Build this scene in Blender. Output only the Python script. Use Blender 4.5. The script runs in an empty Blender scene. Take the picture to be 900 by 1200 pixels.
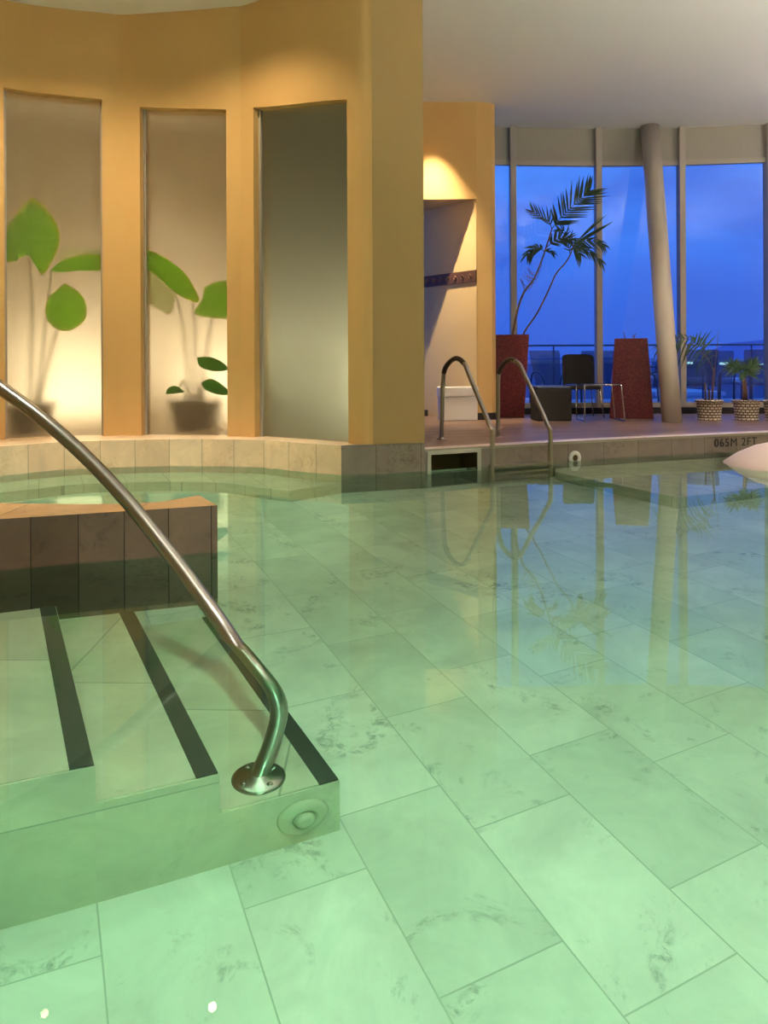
import bpy, bmesh, math, random
from math import sin, cos, pi, radians, sqrt, hypot
from mathutils import Vector, Matrix
random.seed(7)
sc = bpy.context.scene
col = sc.collection
# ---------------------------------------------------------------- camera numbers
F, H, HY, RL = 900.0, 0.95, 422.5, 0.005
CEIL, LIP, DECK, DEPTH = 4.27, 0.245, 0.18, -0.80
TH = radians(24.25)
NV = Vector((cos(TH), sin(TH))); DV = Vector((-sin(TH), cos(TH)))

def ray(px, py):
    dx, dy = px-450, py-HY
    return (dx-RL*dy)/F, (dy+RL*dx)/F
def P(px, py, Y):
    a, b = ray(px, py); return Vector((a*Y, Y, H-b*Y))
def G(px, py, z=0.0):
    a, b = ray(px, py); t = (H-z)/b; return Vector((a*t, t, z))
def U(px, py, D):
    """point under water at depth D (survey of the pool through its surface)"""
    a, b = ray(px, py); t = H/b; h = hypot(a, 1)
    s2 = h/hypot(h, b)/1.333; k = s2/sqrt(1-s2*s2)*D
    return Vector((a*t+a/h*k, t+k/h, -D))
def ND(n, d, z=0.0):
    v = NV*n+DV*d; return Vector((v.x, v.y, z))

# ---------------------------------------------------------------- materials
def mat(name, color=(0.8, 0.8, 0.8), rough=0.5, metal=0.0, spec=0.5, emis=None, es=0.0, noise=0.0, nscale=20, bump=0.0, bscale=60, trans=0.0, alpha=1.0):
    m = bpy.data.materials.new(name); m.use_nodes = True
    nt = m.node_tree; b = nt.nodes['Principled BSDF']
    b.inputs['Base Color'].default_value = (*color, 1); b.inputs['Roughness'].default_value = rough
    b.inputs['Metallic'].default_value = metal; b.inputs['Specular IOR Level'].default_value = spec
    if emis: b.inputs['Emission Color'].default_value = (*emis, 1); b.inputs['Emission Strength'].default_value = es
    tc = nt.nodes.new('ShaderNodeTexCoord')
    if noise:
        n = nt.nodes.new('ShaderNodeTexNoise'); n.inputs['Scale'].default_value = nscale; n.inputs['Detail'].default_value = 6
        r = nt.nodes.new('ShaderNodeMapRange'); r.inputs['To Min'].default_value = 1-noise; r.inputs['To Max'].default_value = 1+noise
        mx = nt.nodes.new('ShaderNodeMix'); mx.data_type = 'RGBA'; mx.blend_type = 'MULTIPLY'; mx.inputs['Factor'].default_value = 1
        mx.inputs['A'].default_value = (*color, 1)
        cb = nt.nodes.new('ShaderNodeCombineColor')
        nt.links.new(tc.outputs['Object'], n.inputs['Vector']); nt.links.new(n.outputs['Fac'], r.inputs['Value'])
        for k in ('Red', 'Green', 'Blue'): nt.links.new(r.outputs[0], cb.inputs[k])
        nt.links.new(cb.outputs[0], mx.inputs['B']); nt.links.new(mx.outputs['Result'], b.inputs['Base Color'])
    if bump:
        n = nt.nodes.new('ShaderNodeTexNoise'); n.inputs['Scale'].default_value = bscale; n.inputs['Detail'].default_value = 4
        bp = nt.nodes.new('ShaderNodeBump'); bp.inputs['Strength'].default_value = bump; bp.inputs['Distance'].default_value = 0.01
        nt.links.new(tc.outputs['Object'], n.inputs['Vector']); nt.links.new(n.outputs['Fac'], bp.inputs['Height']); nt.links.new(bp.outputs[0], b.inputs['Normal'])
    return m

def mixc(nt, a, b, f, mode='MIX'):
    mx = nt.nodes.new('ShaderNodeMix'); mx.data_type = 'RGBA'; mx.blend_type = mode
    for key, v in (('A', a), ('B', b)):
        if isinstance(v, tuple): mx.inputs[key].default_value = (*v, 1)
        else: nt.links.new(v, mx.inputs[key])
    if isinstance(f, (int, float)): mx.inputs['Factor'].default_value = f
    else: nt.links.new(f, mx.inputs['Factor'])
    return mx.outputs['Result']
def ramp(nt, src, stops):
    r = nt.nodes.new('ShaderNodeValToRGB'); e = r.color_ramp.elements
    while len(e) < len(stops): e.new(0.5)
    for k, (p, c) in enumerate(stops):
        e[k].position = p; e[k].color = (*c, 1) if isinstance(c, tuple) else (c, c, c, 1)
    nt.links.new(src, r.inputs['Fac']); return r.outputs['Color']
def noise(nt, vec, scale, detail=6, rough=0.6, dist=0.0):
    n = nt.nodes.new('ShaderNodeTexNoise'); n.inputs['Scale'].default_value = scale; n.inputs['Detail'].default_value = detail
    n.inputs['Roughness'].default_value = rough; n.inputs['Distortion'].default_value = dist
    nt.links.new(vec, n.inputs['Vector']); return n.outputs['Fac']

def stone(name, c1, c2, vein, bw, bh, off=0.33, rot=0.0, loc=(0, 0), joint=(0.35, 0.32, 0.25), jw=0.004, veins=0.7, rough=0.35, uv='UV', spots=0.62):
    """travertine slabs laid in running bond"""
    m = bpy.data.materials.new(name); m.use_nodes = True; nt = m.node_tree; b = nt.nodes['Principled BSDF']
    tc = nt.nodes.new('ShaderNodeTexCoord'); mp = nt.nodes.new('ShaderNodeMapping')
    mp.vector_type = 'POINT'; mp.inputs['Rotation'].default_value = (0, 0, rot); mp.inputs['Location'].default_value = (loc[0], loc[1], 0)
    nt.links.new(tc.outputs[uv], mp.inputs['Vector'])
    br = nt.nodes.new('ShaderNodeTexBrick'); nt.links.new(mp.outputs[0], br.inputs['Vector'])
    br.inputs['Scale'].default_value = 1; br.inputs['Mortar Size'].default_value = jw; br.inputs['Mortar Smooth'].default_value = 0.3
    br.inputs['Brick Width'].default_value = bw; br.inputs['Row Height'].default_value = bh; br.offset = off; br.offset_frequency = 2
    br.inputs['Color1'].default_value = (0, 0, 0, 1); br.inputs['Color2'].default_value = (1, 1, 1, 1); br.inputs['Mortar'].default_value = (0.5, 0.5, 0.5, 1)
    obj_v = tc.outputs['Object']
    # shift the grain from slab to slab
    va = nt.nodes.new('ShaderNodeVectorMath'); va.operation = 'MULTIPLY_ADD'
    nt.links.new(br.outputs['Color'], va.inputs[0]); va.inputs[1].default_value = (7, 5, 3); nt.links.new(obj_v, va.inputs[2])
    v = va.outputs[0]
    base = mixc(nt, c1, c2, br.outputs['Color'])
    cloud = ramp(nt, noise(nt, v, 3.0, 8, 0.65, 0.6), [(0.3, 0.80), (0.7, 1.10)])
    base = mixc(nt, base, cloud, 1.0, 'MULTIPLY')
    blot = ramp(nt, noise(nt, v, 2.4, 9, 0.72, 1.2), [(spots-0.06, 0.0), (spots+0.06, 1.0)])
    grain = ramp(nt, noise(nt, v, 15, 6, 0.72, 1.5), [(0.46, 0.0), (0.58, 1.0)])
    mm = nt.nodes.new('ShaderNodeMath'); mm.operation = 'MULTIPLY'; nt.links.new(blot, mm.inputs[0]); nt.links.new(grain, mm.inputs[1])
    m2 = nt.nodes.new('ShaderNodeMath'); m2.operation = 'MULTIPLY'; nt.links.new(mm.outputs[0], m2.inputs[0]); m2.inputs[1].default_value = veins
    base = mixc(nt, base, vein, m2.outputs[0])
    base = mixc(nt, base, joint, br.outputs['Fac'])
    nt.links.new(base, b.inputs['Base Color']); b.inputs['Roughness'].default_value = rough
    bp = nt.nodes.new('ShaderNodeBump'); bp.inputs['Strength'].default_value = 0.4; bp.inputs['Distance'].default_value = 0.003; bp.invert = True
    nt.links.new(br.outputs['Fac'], bp.inputs['Height']); nt.links.new(bp.outputs[0], b.inputs['Normal'])
    return m

# pool floor: rows of slabs run along DV, cross joints surveyed from the grout lines
M = {}
def floor_map(name, **k):
    # brick X axis must run along DV, Y axis along -NV: rotate object coords by -(TH+90)
    return stone(name, (0.80, 0.77, 0.66), (0.66, 0.67, 0.55), (0.16, 0.17, 0.12), 0.62, 0.338, 0.34, rot=-(TH+pi/2), uv='Object', **k)
M['pool_floor'] = floor_map('travertine_pool_floor', loc=(0.35, 0.13), joint=(0.46, 0.47, 0.37), jw=0.0025, veins=0.75, spots=0.61)
M['pool_step'] = stone('travertine_pool_steps', (0.60, 0.58, 0.42), (0.54, 0.54, 0.38), (0.25, 0.27, 0.17), 1.6, 1.5, 0.5, loc=(0.3, 0.4), joint=(0.35, 0.36, 0.25), veins=0.35)
M['lip'] = stone('travertine_lip', (0.86, 0.66, 0.44), (0.80, 0.57, 0.36), (0.50, 0.27, 0.10), 0.30, 0.9, 0.0, loc=(0.05, 0.4), joint=(0.35, 0.25, 0.15), jw=0.003, veins=0.4, spots=0.56)
M['lip_grey'] = stone('travertine_grey', (0.29, 0.24, 0.20), (0.24, 0.20, 0.17), (0.12, 0.09, 0.06), 0.40, 0.9, 0.0, loc=(0.1, 0.4), joint=(0.12, 0.10, 0.07), jw=0.003, veins=0.6, spots=0.56)
M['divider'] = stone('travertine_divider', (0.28, 0.19, 0.145), (0.15, 0.10, 0.07), (0.05, 0.04, 0.03), 0.205, 3.0, 0.0, loc=(0.13, 1.2), joint=(0.04, 0.025, 0.02), jw=0.003, veins=0.55, rough=0.5, spots=0.56)
M['divider_top'] = stone('travertine_divider_top', (0.60, 0.36, 0.16), (0.50, 0.29, 0.13), (0.20, 0.10, 0.05), 0.6, 3.0, 0.0, joint=(0.2, 0.12, 0.06), veins=0.7, rough=0.4, spots=0.55)
M['coping'] = stone('coping_stone', (0.85, 0.70, 0.64), (0.78, 0.64, 0.58), (0.3, 0.22, 0.18), 0.6, 3, 0.0, veins=0.3)
M['shelf'] = stone('travertine_shelf', (0.68, 0.66, 0.50), (0.60, 0.60, 0.45), (0.3, 0.3, 0.2), 0.62, 0.338, 0.34, rot=-(TH+pi/2), uv='Object', veins=0.4)

def plaster(name, c):
    return mat(name, c, 0.85, noise=0.06, nscale=2.5, bump=0.25, bscale=140, spec=0.2)
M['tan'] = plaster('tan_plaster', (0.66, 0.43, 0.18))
M['tan_shaded'] = plaster('shaded_tan_plaster', (0.44, 0.30, 0.13))  # tan plaster with the pier's shade put into the colour
M['tan_pale'] = plaster('pale_plaster', (0.70, 0.52, 0.27))
M['white'] = mat('ceiling_white', (0.80, 0.79, 0.78), 0.9, noise=0.01, nscale=1)
M['cavity'] = plaster('planter_room_plaster', (0.66, 0.58, 0.44))
M['cavity_grey'] = plaster('steam_room_plaster', (0.42, 0.42, 0.35))
M['spandrel'] = mat('spandrel_grey', (0.36, 0.34, 0.30), 0.7, noise=0.05)
M['mullion'] = mat('mullion_paint', (0.42, 0.38, 0.34), 0.45, noise=0.04)
M['column'] = mat('column_paint', (0.50, 0.45, 0.39), 0.38, noise=0.05, nscale=4)
M['black'] = mat('black_kerb', (0.012, 0.011, 0.014), 0.5)
M['steel'] = mat('brushed_steel', (0.36, 0.32, 0.28), 0.30, metal=1.0, noise=0.08, nscale=30)
M['grip'] = mat('dark_grip', (0.05, 0.035, 0.025), 0.45)
M['strip'] = mat('dark_tread_strip', (0.055, 0.060, 0.045), 0.85, bump=0.5, bscale=300)
M['jet'] = mat('cream_plastic', (0.50, 0.50, 0.34), 0.45)
M['skim'] = mat('skimmer_frame', (0.52, 0.50, 0.44), 0.4)
M['skim_in'] = mat('skimmer_inside', (0.10, 0.05, 0.015), 0.6, noise=0.3, nscale=6)
M['whiteplastic'] = mat('white_plastic', (0.72, 0.70, 0.68), 0.45)
M['hookboard'] = mat('dark_brown_board', (0.10, 0.045, 0.02), 0.5, noise=0.2, nscale=12)
M['hook'] = mat('hook_bronze', (0.30, 0.17, 0.07), 0.4, metal=0.8)
M['wicker'] = mat('black_wicker', (0.012, 0.010, 0.009), 0.6, bump=1.0, bscale=220, noise=0.5, nscale=160)
M['chrome'] = mat('chrome_wire', (0.6, 0.6, 0.62), 0.2, metal=1.0)
M['blue_mesh'] = mat('dusk_blue_mesh', (0.10, 0.15, 0.34), 0.7)
M['blue_mesh'].node_tree.nodes['Principled BSDF'].inputs['Alpha'].default_value = 0.5
M['dark_tube'] = mat('dark_tube', (0.04, 0.055, 0.13), 0.4)
M['soil'] = mat('dark_soil', (0.03, 0.02, 0.012), 0.95, bump=1, bscale=80)
M['bark'] = mat('palm_bark', (0.16, 0.085, 0.05), 0.8, noise=0.4, nscale=50, bump=0.6, bscale=90)
M['frond'] = mat('dark_palm_leaf', (0.02, 0.055, 0.022), 0.5, noise=0.25, nscale=15)
M['frond_light'] = mat('green_palm_leaf', (0.035, 0.10, 0.03), 0.45, noise=0.25, nscale=15)
M['floor_out'] = mat('terrace_paving', (0.30, 0.33, 0.42), 0.6, noise=0.1)
M['steel_blue'] = mat('terrace_rail_paint', (0.10, 0.12, 0.2), 0.5)
M['potdark'] = mat('brown_pot', (0.10, 0.075, 0.05), 0.7)
M['flower_red'] = mat('red_speckle', (0.16, 0.010, 0.012), 0.5)
nt = M['flower_red'].node_tree; tc = [n for n in nt.nodes if n.type == 'TEX_COORD'][0]
nz = noise(nt, tc.outputs['Object'], 60, 3, 0.7)
nt.links.new(ramp(nt, nz, [(0.35, (0.04, 0.004, 0.010)), (0.5, (0.12, 0.008, 0.018)), (0.68, (0.25, 0.04, 0.045))]), nt.nodes['Principled BSDF'].inputs['Base Color'])
M['red_dark'] = M['flower_red'].copy(); M['red_dark'].name = 'red_planter_paint'

# wood-look deck
m = bpy.data.materials.new('deck_planks'); m.use_nodes = True; nt = m.node_tree; b = nt.nodes['Principled BSDF']
tc = nt.nodes.new('ShaderNodeTexCoord'); mp = nt.nodes.new('ShaderNodeMapping'); mp.inputs['Rotation'].default_value = (0, 0, -TH*0.6)
nt.links.new(tc.outputs['Object'], mp.inputs['Vector'])
br = nt.nodes.new('ShaderNodeTexBrick'); nt.links.new(mp.outputs[0], br.inputs['Vector']); br.offset = 0.4
for k, v in (('Scale', 1), ('Mortar Size', 0.004), ('Brick Width', 1.2), ('Row Height', 0.15)): br.inputs[k].default_value = v
br.inputs['Color1'].default_value = (0.19, 0.115, 0.085, 1); br.inputs['Color2'].default_value = (0.27, 0.17, 0.13, 1); br.inputs['Mortar'].default_value = (0.04, 0.02, 0.02, 1)
mp2 = nt.nodes.new('ShaderNodeMapping'); mp2.inputs['Scale'].default_value = (1, 14, 1); nt.links.new(mp.outputs[0], mp2.inputs['Vector'])
g = ramp(nt, noise(nt, mp2.outputs[0], 3, 6, 0.6, 0.3), [(0.3, 0.75), (0.7, 1.25)])
nt.links.new(mixc(nt, br.outputs['Color'], g, 1.0, 'MULTIPLY'), b.inputs['Base Color']); b.inputs['Roughness'].default_value = 0.38
M['deck'] = m

# clear glazing: thin pane, mostly see-through with a weak mirror image
m = bpy.data.materials.new('window_glass'); m.use_nodes = True; nt = m.node_tree; nt.nodes.clear()
out = nt.nodes.new('ShaderNodeOutputMaterial'); mx = nt.nodes.new('ShaderNodeMixShader'); tr = nt.nodes.new('ShaderNodeBsdfTransparent'); gl = nt.nodes.new('ShaderNodeBsdfGlossy')
gl.inputs['Roughness'].default_value = 0.01; tr.inputs['Color'].default_value = (0.93, 0.96, 1, 1)
fr = nt.nodes.new('ShaderNodeFresnel'); fr.inputs['IOR'].default_value = 1.5
nt.links.new(fr.outputs[0], mx.inputs[0]); nt.links.new(tr.outputs[0], mx.inputs[1]); nt.links.new(gl.outputs[0], mx.inputs[2]); nt.links.new(mx.outputs[0], out.inputs[0])
M['glass'] = m

# frosted, steamed-up glass
def frost(name, r, colr):
    m = bpy.data.materials.new(name); m.use_nodes = True; nt = m.node_tree; nt.nodes.clear()
    out = nt.nodes.new('ShaderNodeOutputMaterial'); rf = nt.nodes.new('ShaderNodeBsdfRefraction'); df = nt.nodes.new('ShaderNodeBsdfDiffuse'); gl = nt.nodes.new('ShaderNodeBsdfGlossy')
    rf.inputs['Roughness'].default_value = r; rf.inputs['IOR'].default_value = 1.33; rf.inputs['Color'].default_value = (*colr, 1)
    df.inputs['Color'].default_value = (0.30, 0.26, 0.20, 1); gl.inputs['Roughness'].default_value = 0.25
    a = nt.nodes.new('ShaderNodeMixShader'); a.inputs[0].default_value = 0.05; c = nt.nodes.new('ShaderNodeMixShader'); c.inputs[0].default_value = 0.03
    tl = nt.nodes.new('ShaderNodeBsdfTranslucent'); tl.inputs['Color'].default_value = (0.8, 0.75, 0.65, 1)
    d = nt.nodes.new('ShaderNodeMixShader'); d.inputs[0].default_value = 0.12
    nt.links.new(rf.outputs[0], d.inputs[1]); nt.links.new(tl.outputs[0], d.inputs[2])
    nt.links.new(d.outputs[0], a.inputs[1]); nt.links.new(df.outputs[0], a.inputs[2])
    nt.links.new(a.outputs[0], c.inputs[1]); nt.links.new(gl.outputs[0], c.inputs[2]); nt.links.new(c.outputs[0], out.inputs[0])
    return m
M['frost'] = frost('frosted_glass', 0.43, (0.95, 0.93, 0.88))
M['frost_grey'] = frost('frosted_glass_steam', 0.6, (0.80, 0.84, 0.76))

# pool water
m = bpy.data.materials.new('pool_water'); m.use_nodes = True; nt = m.node_tree; nt.nodes.clear()
out = nt.nodes.new('ShaderNodeOutputMaterial'); gs = nt.nodes.new('ShaderNodeBsdfRefraction'); gs.inputs['IOR'].default_value = 1.333; gs.inputs['Roughness'].default_value = 0
va = nt.nodes.new('ShaderNodeVolumeAbsorption'); va.inputs['Color'].default_value = (0.34, 0.90, 0.68, 1); va.inputs['Density'].default_value = 0.30
tc = nt.nodes.new('ShaderNodeTexCoord'); bp = nt.nodes.new('ShaderNodeBump'); bp.inputs['Strength'].default_value = 1; bp.inputs['Distance'].default_value = 0.0012
nt.links.new(noise(nt, tc.outputs['Object'], 1.6, 2, 0.4), bp.inputs['Height']); nt.links.new(bp.outputs[0], gs.inputs['Normal'])
gy = nt.nodes.new('ShaderNodeBsdfGlossy'); gy.inputs['Roughness'].default_value = 0; gy.inputs['Color'].default_value = (0.78, 1.0, 0.84, 1); nt.links.new(bp.outputs[0], gy.inputs['Normal'])
fz = nt.nodes.new('ShaderNodeFresnel'); fz.inputs['IOR'].default_value = 1.333; ms = nt.nodes.new('ShaderNodeMixShader'); nt.links.new(fz.outputs[0], ms.inputs[0]); nt.links.new(gs.outputs[0], ms.inputs[1]); nt.links.new(gy.outputs[0], ms.inputs[2])
nt.links.new(ms.outputs[0], out.inputs['Surface']); nt.links.new(va.outputs[0], out.inputs['Volume'])
M['water'] = m

# big leaf: green with pale veins and yellow rim, driven by leaf UVs
def leafmat(name, c, rim):
    m = bpy.data.materials.new(name); m.use_nodes = True; nt = m.node_tree; b = nt.nodes['Principled BSDF']
    tc = nt.nodes.new('ShaderNodeTexCoord'); w = nt.nodes.new('ShaderNodeTexWave'); w.inputs['Scale'].default_value = 1.0; w.inputs['Distortion'].default_value = 0.6
    nt.links.new(tc.outputs['UV'], w.inputs['Vector'])
    sx = nt.nodes.new('ShaderNodeSeparateXYZ'); nt.links.new(tc.outputs['UV'], sx.inputs[0])
    e = ramp(nt, sx.outputs['Y'], [(0.86, 0.0), (1.0, 1.0)])
    base = mixc(nt, c, tuple(min(1, x*2.6) for x in c), ramp(nt, w.outputs['Fac'], [(0.72, 0.0), (0.96, 1.0)]))
    base = mixc(nt, base, rim, e)
    nt.links.new(base, b.inputs['Base Color']); b.inputs['Roughness'].default_value = 0.5
    nt.links.new(base, b.inputs['Emission Color']); b.inputs['Emission Strength'].default_value = 0.0
    b.inputs['Transmission Weight'].default_value = 0
    out = [n for n in nt.nodes if n.type == 'OUTPUT_MATERIAL'][0]
    tl = nt.nodes.new('ShaderNodeBsdfTranslucent'); mx = nt.nodes.new('ShaderNodeMixShader'); mx.inputs[0].default_value = 0.5
    nt.links.new(base, tl.inputs['Color']); nt.links.new(b.outputs[0], mx.inputs[1]); nt.links.new(tl.outputs[0], mx.inputs[2]); nt.links.new(mx.outputs[0], out.inputs[0])
    return m
M['leaf'] = leafmat('elephant_ear_leaf', (0.17, 0.55, 0.025), (0.65, 0.75, 0.05))
M['leaf_dark'] = leafmat('dark_small_leaf', (0.04, 0.20, 0.02), (0.10, 0.30, 0.04))
M['leaf_pale'] = leafmat('pale_leaf', (0.50, 0.62, 0.30), (0.6, 0.65, 0.4))
M['stemgreen'] = mat('leaf_stalk', (0.22, 0.26, 0.07), 0.6)

# woven pots
m = bpy.data.materials.new('woven_white_pot'); m.use_nodes = True; nt = m.node_tree; b = nt.nodes['Principled BSDF']
tc = nt.nodes.new('ShaderNodeTexCoord'); br = nt.nodes.new('ShaderNodeTexBrick'); nt.links.new(tc.outputs['UV'], br.inputs['Vector'])
for k, v in (('Scale', 1), ('Mortar Size', 0.009), ('Mortar Smooth', 0.5), ('Brick Width', 0.055), ('Row Height', 0.034)): br.inputs[k].default_value = v
br.inputs['Color1'].default_value = (0.80, 0.70, 0.58, 1); br.inputs['Color2'].default_value = (0.70, 0.60, 0.50, 1); br.inputs['Mortar'].default_value = (0.08, 0.05, 0.035, 1)
nt.links.new(br.outputs['Color'], b.inputs['Base Color']); b.inputs['Roughness'].default_value = 0.6
M['weave'] = m

# ---------------------------------------------------------------- object helpers
def mk(name, bm, m, parent=None, smooth=False):
    me = bpy.data.meshes.new(name); bm.normal_update(); bm.to_mesh(me); bm.free()
    mats = m if isinstance(m, (list, tuple)) else [m]
    for x in mats: me.materials.append(x)
    if smooth:
        for p in me.polygons: p.use_smooth = True
    o = bpy.data.objects.new(name, me); col.objects.link(o)
    if parent: o.parent = parent; o.matrix_parent_inverse = parent.matrix_world.inverted()
    return o
def tag(o, label=None, cat=None, group=None, kind=None):
    if label: o['label'] = label
    if cat: o['category'] = cat
    if group: o['group'] = group
    if kind: o['kind'] = kind
    return o
def thing(name, loc, label, cat, group=None, rz=0.0):
    o = bpy.data.objects.new(name, None); col.objects.link(o); o.location = loc; o.rotation_euler = (0, 0, rz); o.empty_display_size = 0.1
    bpy.context.view_layer.update()
    return tag(o, label, cat, group)
def struct(name, bm, m, label=None, cat=None, parent=None, smooth=False):
    o = mk(name, bm, m, parent, smooth)
    if not parent: tag(o, label or name.replace('_', ' '), cat or name.split('_')[0], kind='structure')
    return o
def BM():
    b = bmesh.new(); b.loops.layers.uv.new('UVMap'); return b
def face(bm, pts, uvs=None, mi=0, sm=False):
    vs = [bm.verts.new(p) for p in pts]; f = bm.faces.new(vs); f.material_index = mi; f.smooth = sm
    uvl = bm.loops.layers.uv.active
    if uvs and uvl:
        for l, u in zip(f.loops, uvs): l[uvl].uv = u
    return f
def weld(bm, d=1e-5): bmesh.ops.remove_doubles(bm, verts=bm.verts, dist=d)
def prism(bm, poly, z0, z1, mi_side=0, mi_top=0, bottom=True, top=True, skip=()):
    """poly counter-clockwise XY list"""
    s = 0
    for i in range(len(poly)):
        a, b = poly[i], poly[(i+1) % len(poly)]
        L = hypot(b[0]-a[0], b[1]-a[1])
        if i not in skip:
            face(bm, [(a[0], a[1], z0), (b[0], b[1], z0), (b[0], b[1], z1), (a[0], a[1], z1)], [(s, z0), (s+L, z0), (s+L, z1), (s, z1)], mi_side)
        s += L
    if top: face(bm, [(p[0], p[1], z1) for p in poly], [(p[0], p[1]) for p in poly], mi_top)
    if bottom: face(bm, [(p[0], p[1], z0) for p in reversed(poly)], [(p[0], p[1]) for p in reversed(poly)], mi_side)
    weld(bm)
def box(bm, x0, x1, y0, y1, z0, z1, mi=0): 
    prism(bm, [(x0, y0), (x1, y0), (x1, y1), (x0, y1)], z0, z1, mi, mi)
def obox(bm, c, u, su, sv, z0, z1, mi=0):
    """box centred at c (xy), long axis u"""
    u = Vector((u[0], u[1])).normalized(); v = Vector((-u.y, u.x)); c = Vector((c[0], c[1]))
    pts = [c-u*su/2-v*sv/2, c+u*su/2-v*sv/2, c+u*su/2+v*sv/2, c-u*su/2+v*sv/2]
    prism(bm, [(p.x, p.y) for p in pts], z0, z1, mi, mi)
def crom(pts, n=8):
    pts = [Vector(p) for p in pts]; P_ = [pts[0]*2-pts[1]]+pts+[pts[-1]*2-pts[-2]]; out = []
    for i in range(1, len(P_)-2):
        p0, p1, p2, p3 = P_[i-1:i+3]
        for k in range(n):
            t = k/n
            out.append(0.5*((2*p1)+(p2-p0)*t+(2*p0-5*p1+4*p2-p3)*t*t+(3*p1-p0-3*p2+p3)*t**3))
    out.append(pts[-1]); return out
def tube(bm, pts, r, n=12, caps=True, mi=0, r2=None):
    pts = [Vector(p) for p in pts]; rings = []; N = len(pts)
    t0 = (pts[1]-pts[0]).normalized(); up = Vector((0, 0, 1)) if abs(t0.z) < 0.9 else Vector((1, 0, 0))
    nrm = (up-t0*up.dot(t0)).normalized()
    for i, p in enumerate(pts):
        t = (pts[min(i+1, N-1)]-pts[max(i-1, 0)]).normalized()
        nrm = (nrm-t*nrm.dot(t)).normalized(); bn = t.cross(nrm)
        rr = r if r2 is None else r+(r2-r)*i/(N-1)
        rings.append([bm.verts.new(p+(nrm*cos(2*pi*k/n)+bn*sin(2*pi*k/n))*rr) for k in range(n)])
    for a, b in zip(rings, rings[1:]):
        for k in range(n):
            f = bm.faces.new([a[k], a[(k+1) % n], b[(k+1) % n], b[k]]); f.smooth = True; f.material_index = mi
    if caps:
        bm.faces.new(list(reversed(rings[0]))).material_index = mi; bm.faces.new(rings[-1]).material_index = mi
def lathe(bm, prof, c, n=32, axis=Vector((0, 0, 1)), mi=0, smooth=True):
    axis = Vector(axis).normalized(); q = Vector((0, 0, 1)).rotation_difference(axis).to_matrix(); c = Vector(c)
    uvl = bm.loops.layers.uv.active; rings = []
    for r, z in prof: rings.append([bm.verts.new(c+q@Vector((r*cos(2*pi*k/n), r*sin(2*pi*k/n), z))) for k in range(n)])
    R = max(r for r, z in prof)
    for j, (a, b) in enumerate(zip(rings, rings[1:])):
        for k in range(n):
            f = bm.faces.new([a[k], a[(k+1) % n], b[(k+1) % n], b[k]]); f.smooth = smooth; f.material_index = mi
            if uvl:
                us = [k, k+1, k+1, k]; zs = [prof[j][1]]*2+[prof[j+1][1]]*2
                for l, u, z in zip(f.loops, us, zs): l[uvl].uv = (u/n*round(2*pi*R/0.055)*0.055, z)
    if prof[0][0] > 1e-4: bm.faces.new(list(reversed(rings[0])))
    if prof[-1][0] > 1e-4: bm.faces.new(rings[-1])
def bevel(bm, w, seg=2):
    bmesh.ops.bevel(bm, geom=list(bm.edges), offset=w, segments=seg, affect='EDGES', profile=0.6)

# ---------------------------------------------------------------- the shell
# niche wall with three tall frosted windows
WP = dict(c0=(-0.093, 6.455), r3=(-0.305, 6.53), l3=(-1.20, 7.11), r2=(-1.47, 7.20), l2=(-2.32, 7.33), r1=(-2.67, 7.30), l1=(-3.47, 7.03), e1=(-4.15, 6.45), e2=(-4.6, 5.5), e3=(-4.8, 4.2), e4=(-4.9, 2.0))
keys = ['c0', 'r3', 'l3', 'r2', 'l2', 'r1', 'l1', 'e1', 'e2', 'e3', 'e4']
NS = 8
curve = crom([WP[k] for k in keys], NS)            # runs from the pier corner leftwards
def nrm_at(i):
    a, b = curve[max(i-1, 0)], curve[min(i+1, len(curve)-1)]; t = (b-a).normalized()
    return Vector((t.y, -t.x))  # behind the wall
TK = 0.22
def offs(i, d): return curve[i]+nrm_at(i)*d
TOPZ = dict(r3=3.17, l3=3.30, r2=3.31, l2=3.385, r1=3.446, l1=3.467)
spans = [('r3', 'l3'), ('r2', 'l2'), ('r1', 'l1')]
idx = {k: i*NS for i, k in enumerate(keys)}
def topz(i):
    for a, b in spans:
        if idx[a] <= i <= idx[b]:
            t = (i-idx[a])/(idx[b]-idx[a]); return TOPZ[a]*(1-t)+TOPZ[b]*t
    return LIP
# sign check: "behind" must point away from the camera
if nrm_at(idx['l2']).y < 0:
    _n = nrm_at
    def nrm_at(i): return -_n(i)
bm = BM(); s = 0
for i in range(len(curve)-1):
    a, b = curve[i], curve[i+1]; A, B = offs(i, TK), offs(i+1, TK); L = (b-a).length
    inside = any(idx[p] <= i < idx[q] for p, q in spans)
    za, zb = (topz(i), topz(i+1)) if inside else (LIP, LIP)
    face(bm, [(a.x, a.y, za), (b.x, b.y, zb), (b.x, b.y, CEIL), (a.x, a.y, CEIL)], [(s, za), (s+L, zb), (s+L, CEIL), (s, CEIL)])
    face(bm, [(A.x, A.y, CEIL), (B.x, B.y, CEIL), (B.x, B.y, zb), (A.x, A.y, za)])
    if inside: face(bm, [(a.x, a.y, za), (A.x, A.y, za), (B.x, B.y, zb), (b.x, b.y, zb)])
    s += L
for p, q in spans:
    for k in (p, q):
        i = idx[k]; a, A = curve[i], offs(i, TK); face(bm, [(a.x, a.y, LIP), (A.x, A.y, LIP), (A.x, A.y, TOPZ[k]), (a.x, a.y, TOPZ[k])])
weld(bm); bmesh.ops.recalc_face_normals(bm, faces=bm.faces)
struct('wall_niche', bm, M['tan'], 'curved tan plaster wall with three tall frosted openings', 'wall')

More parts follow.
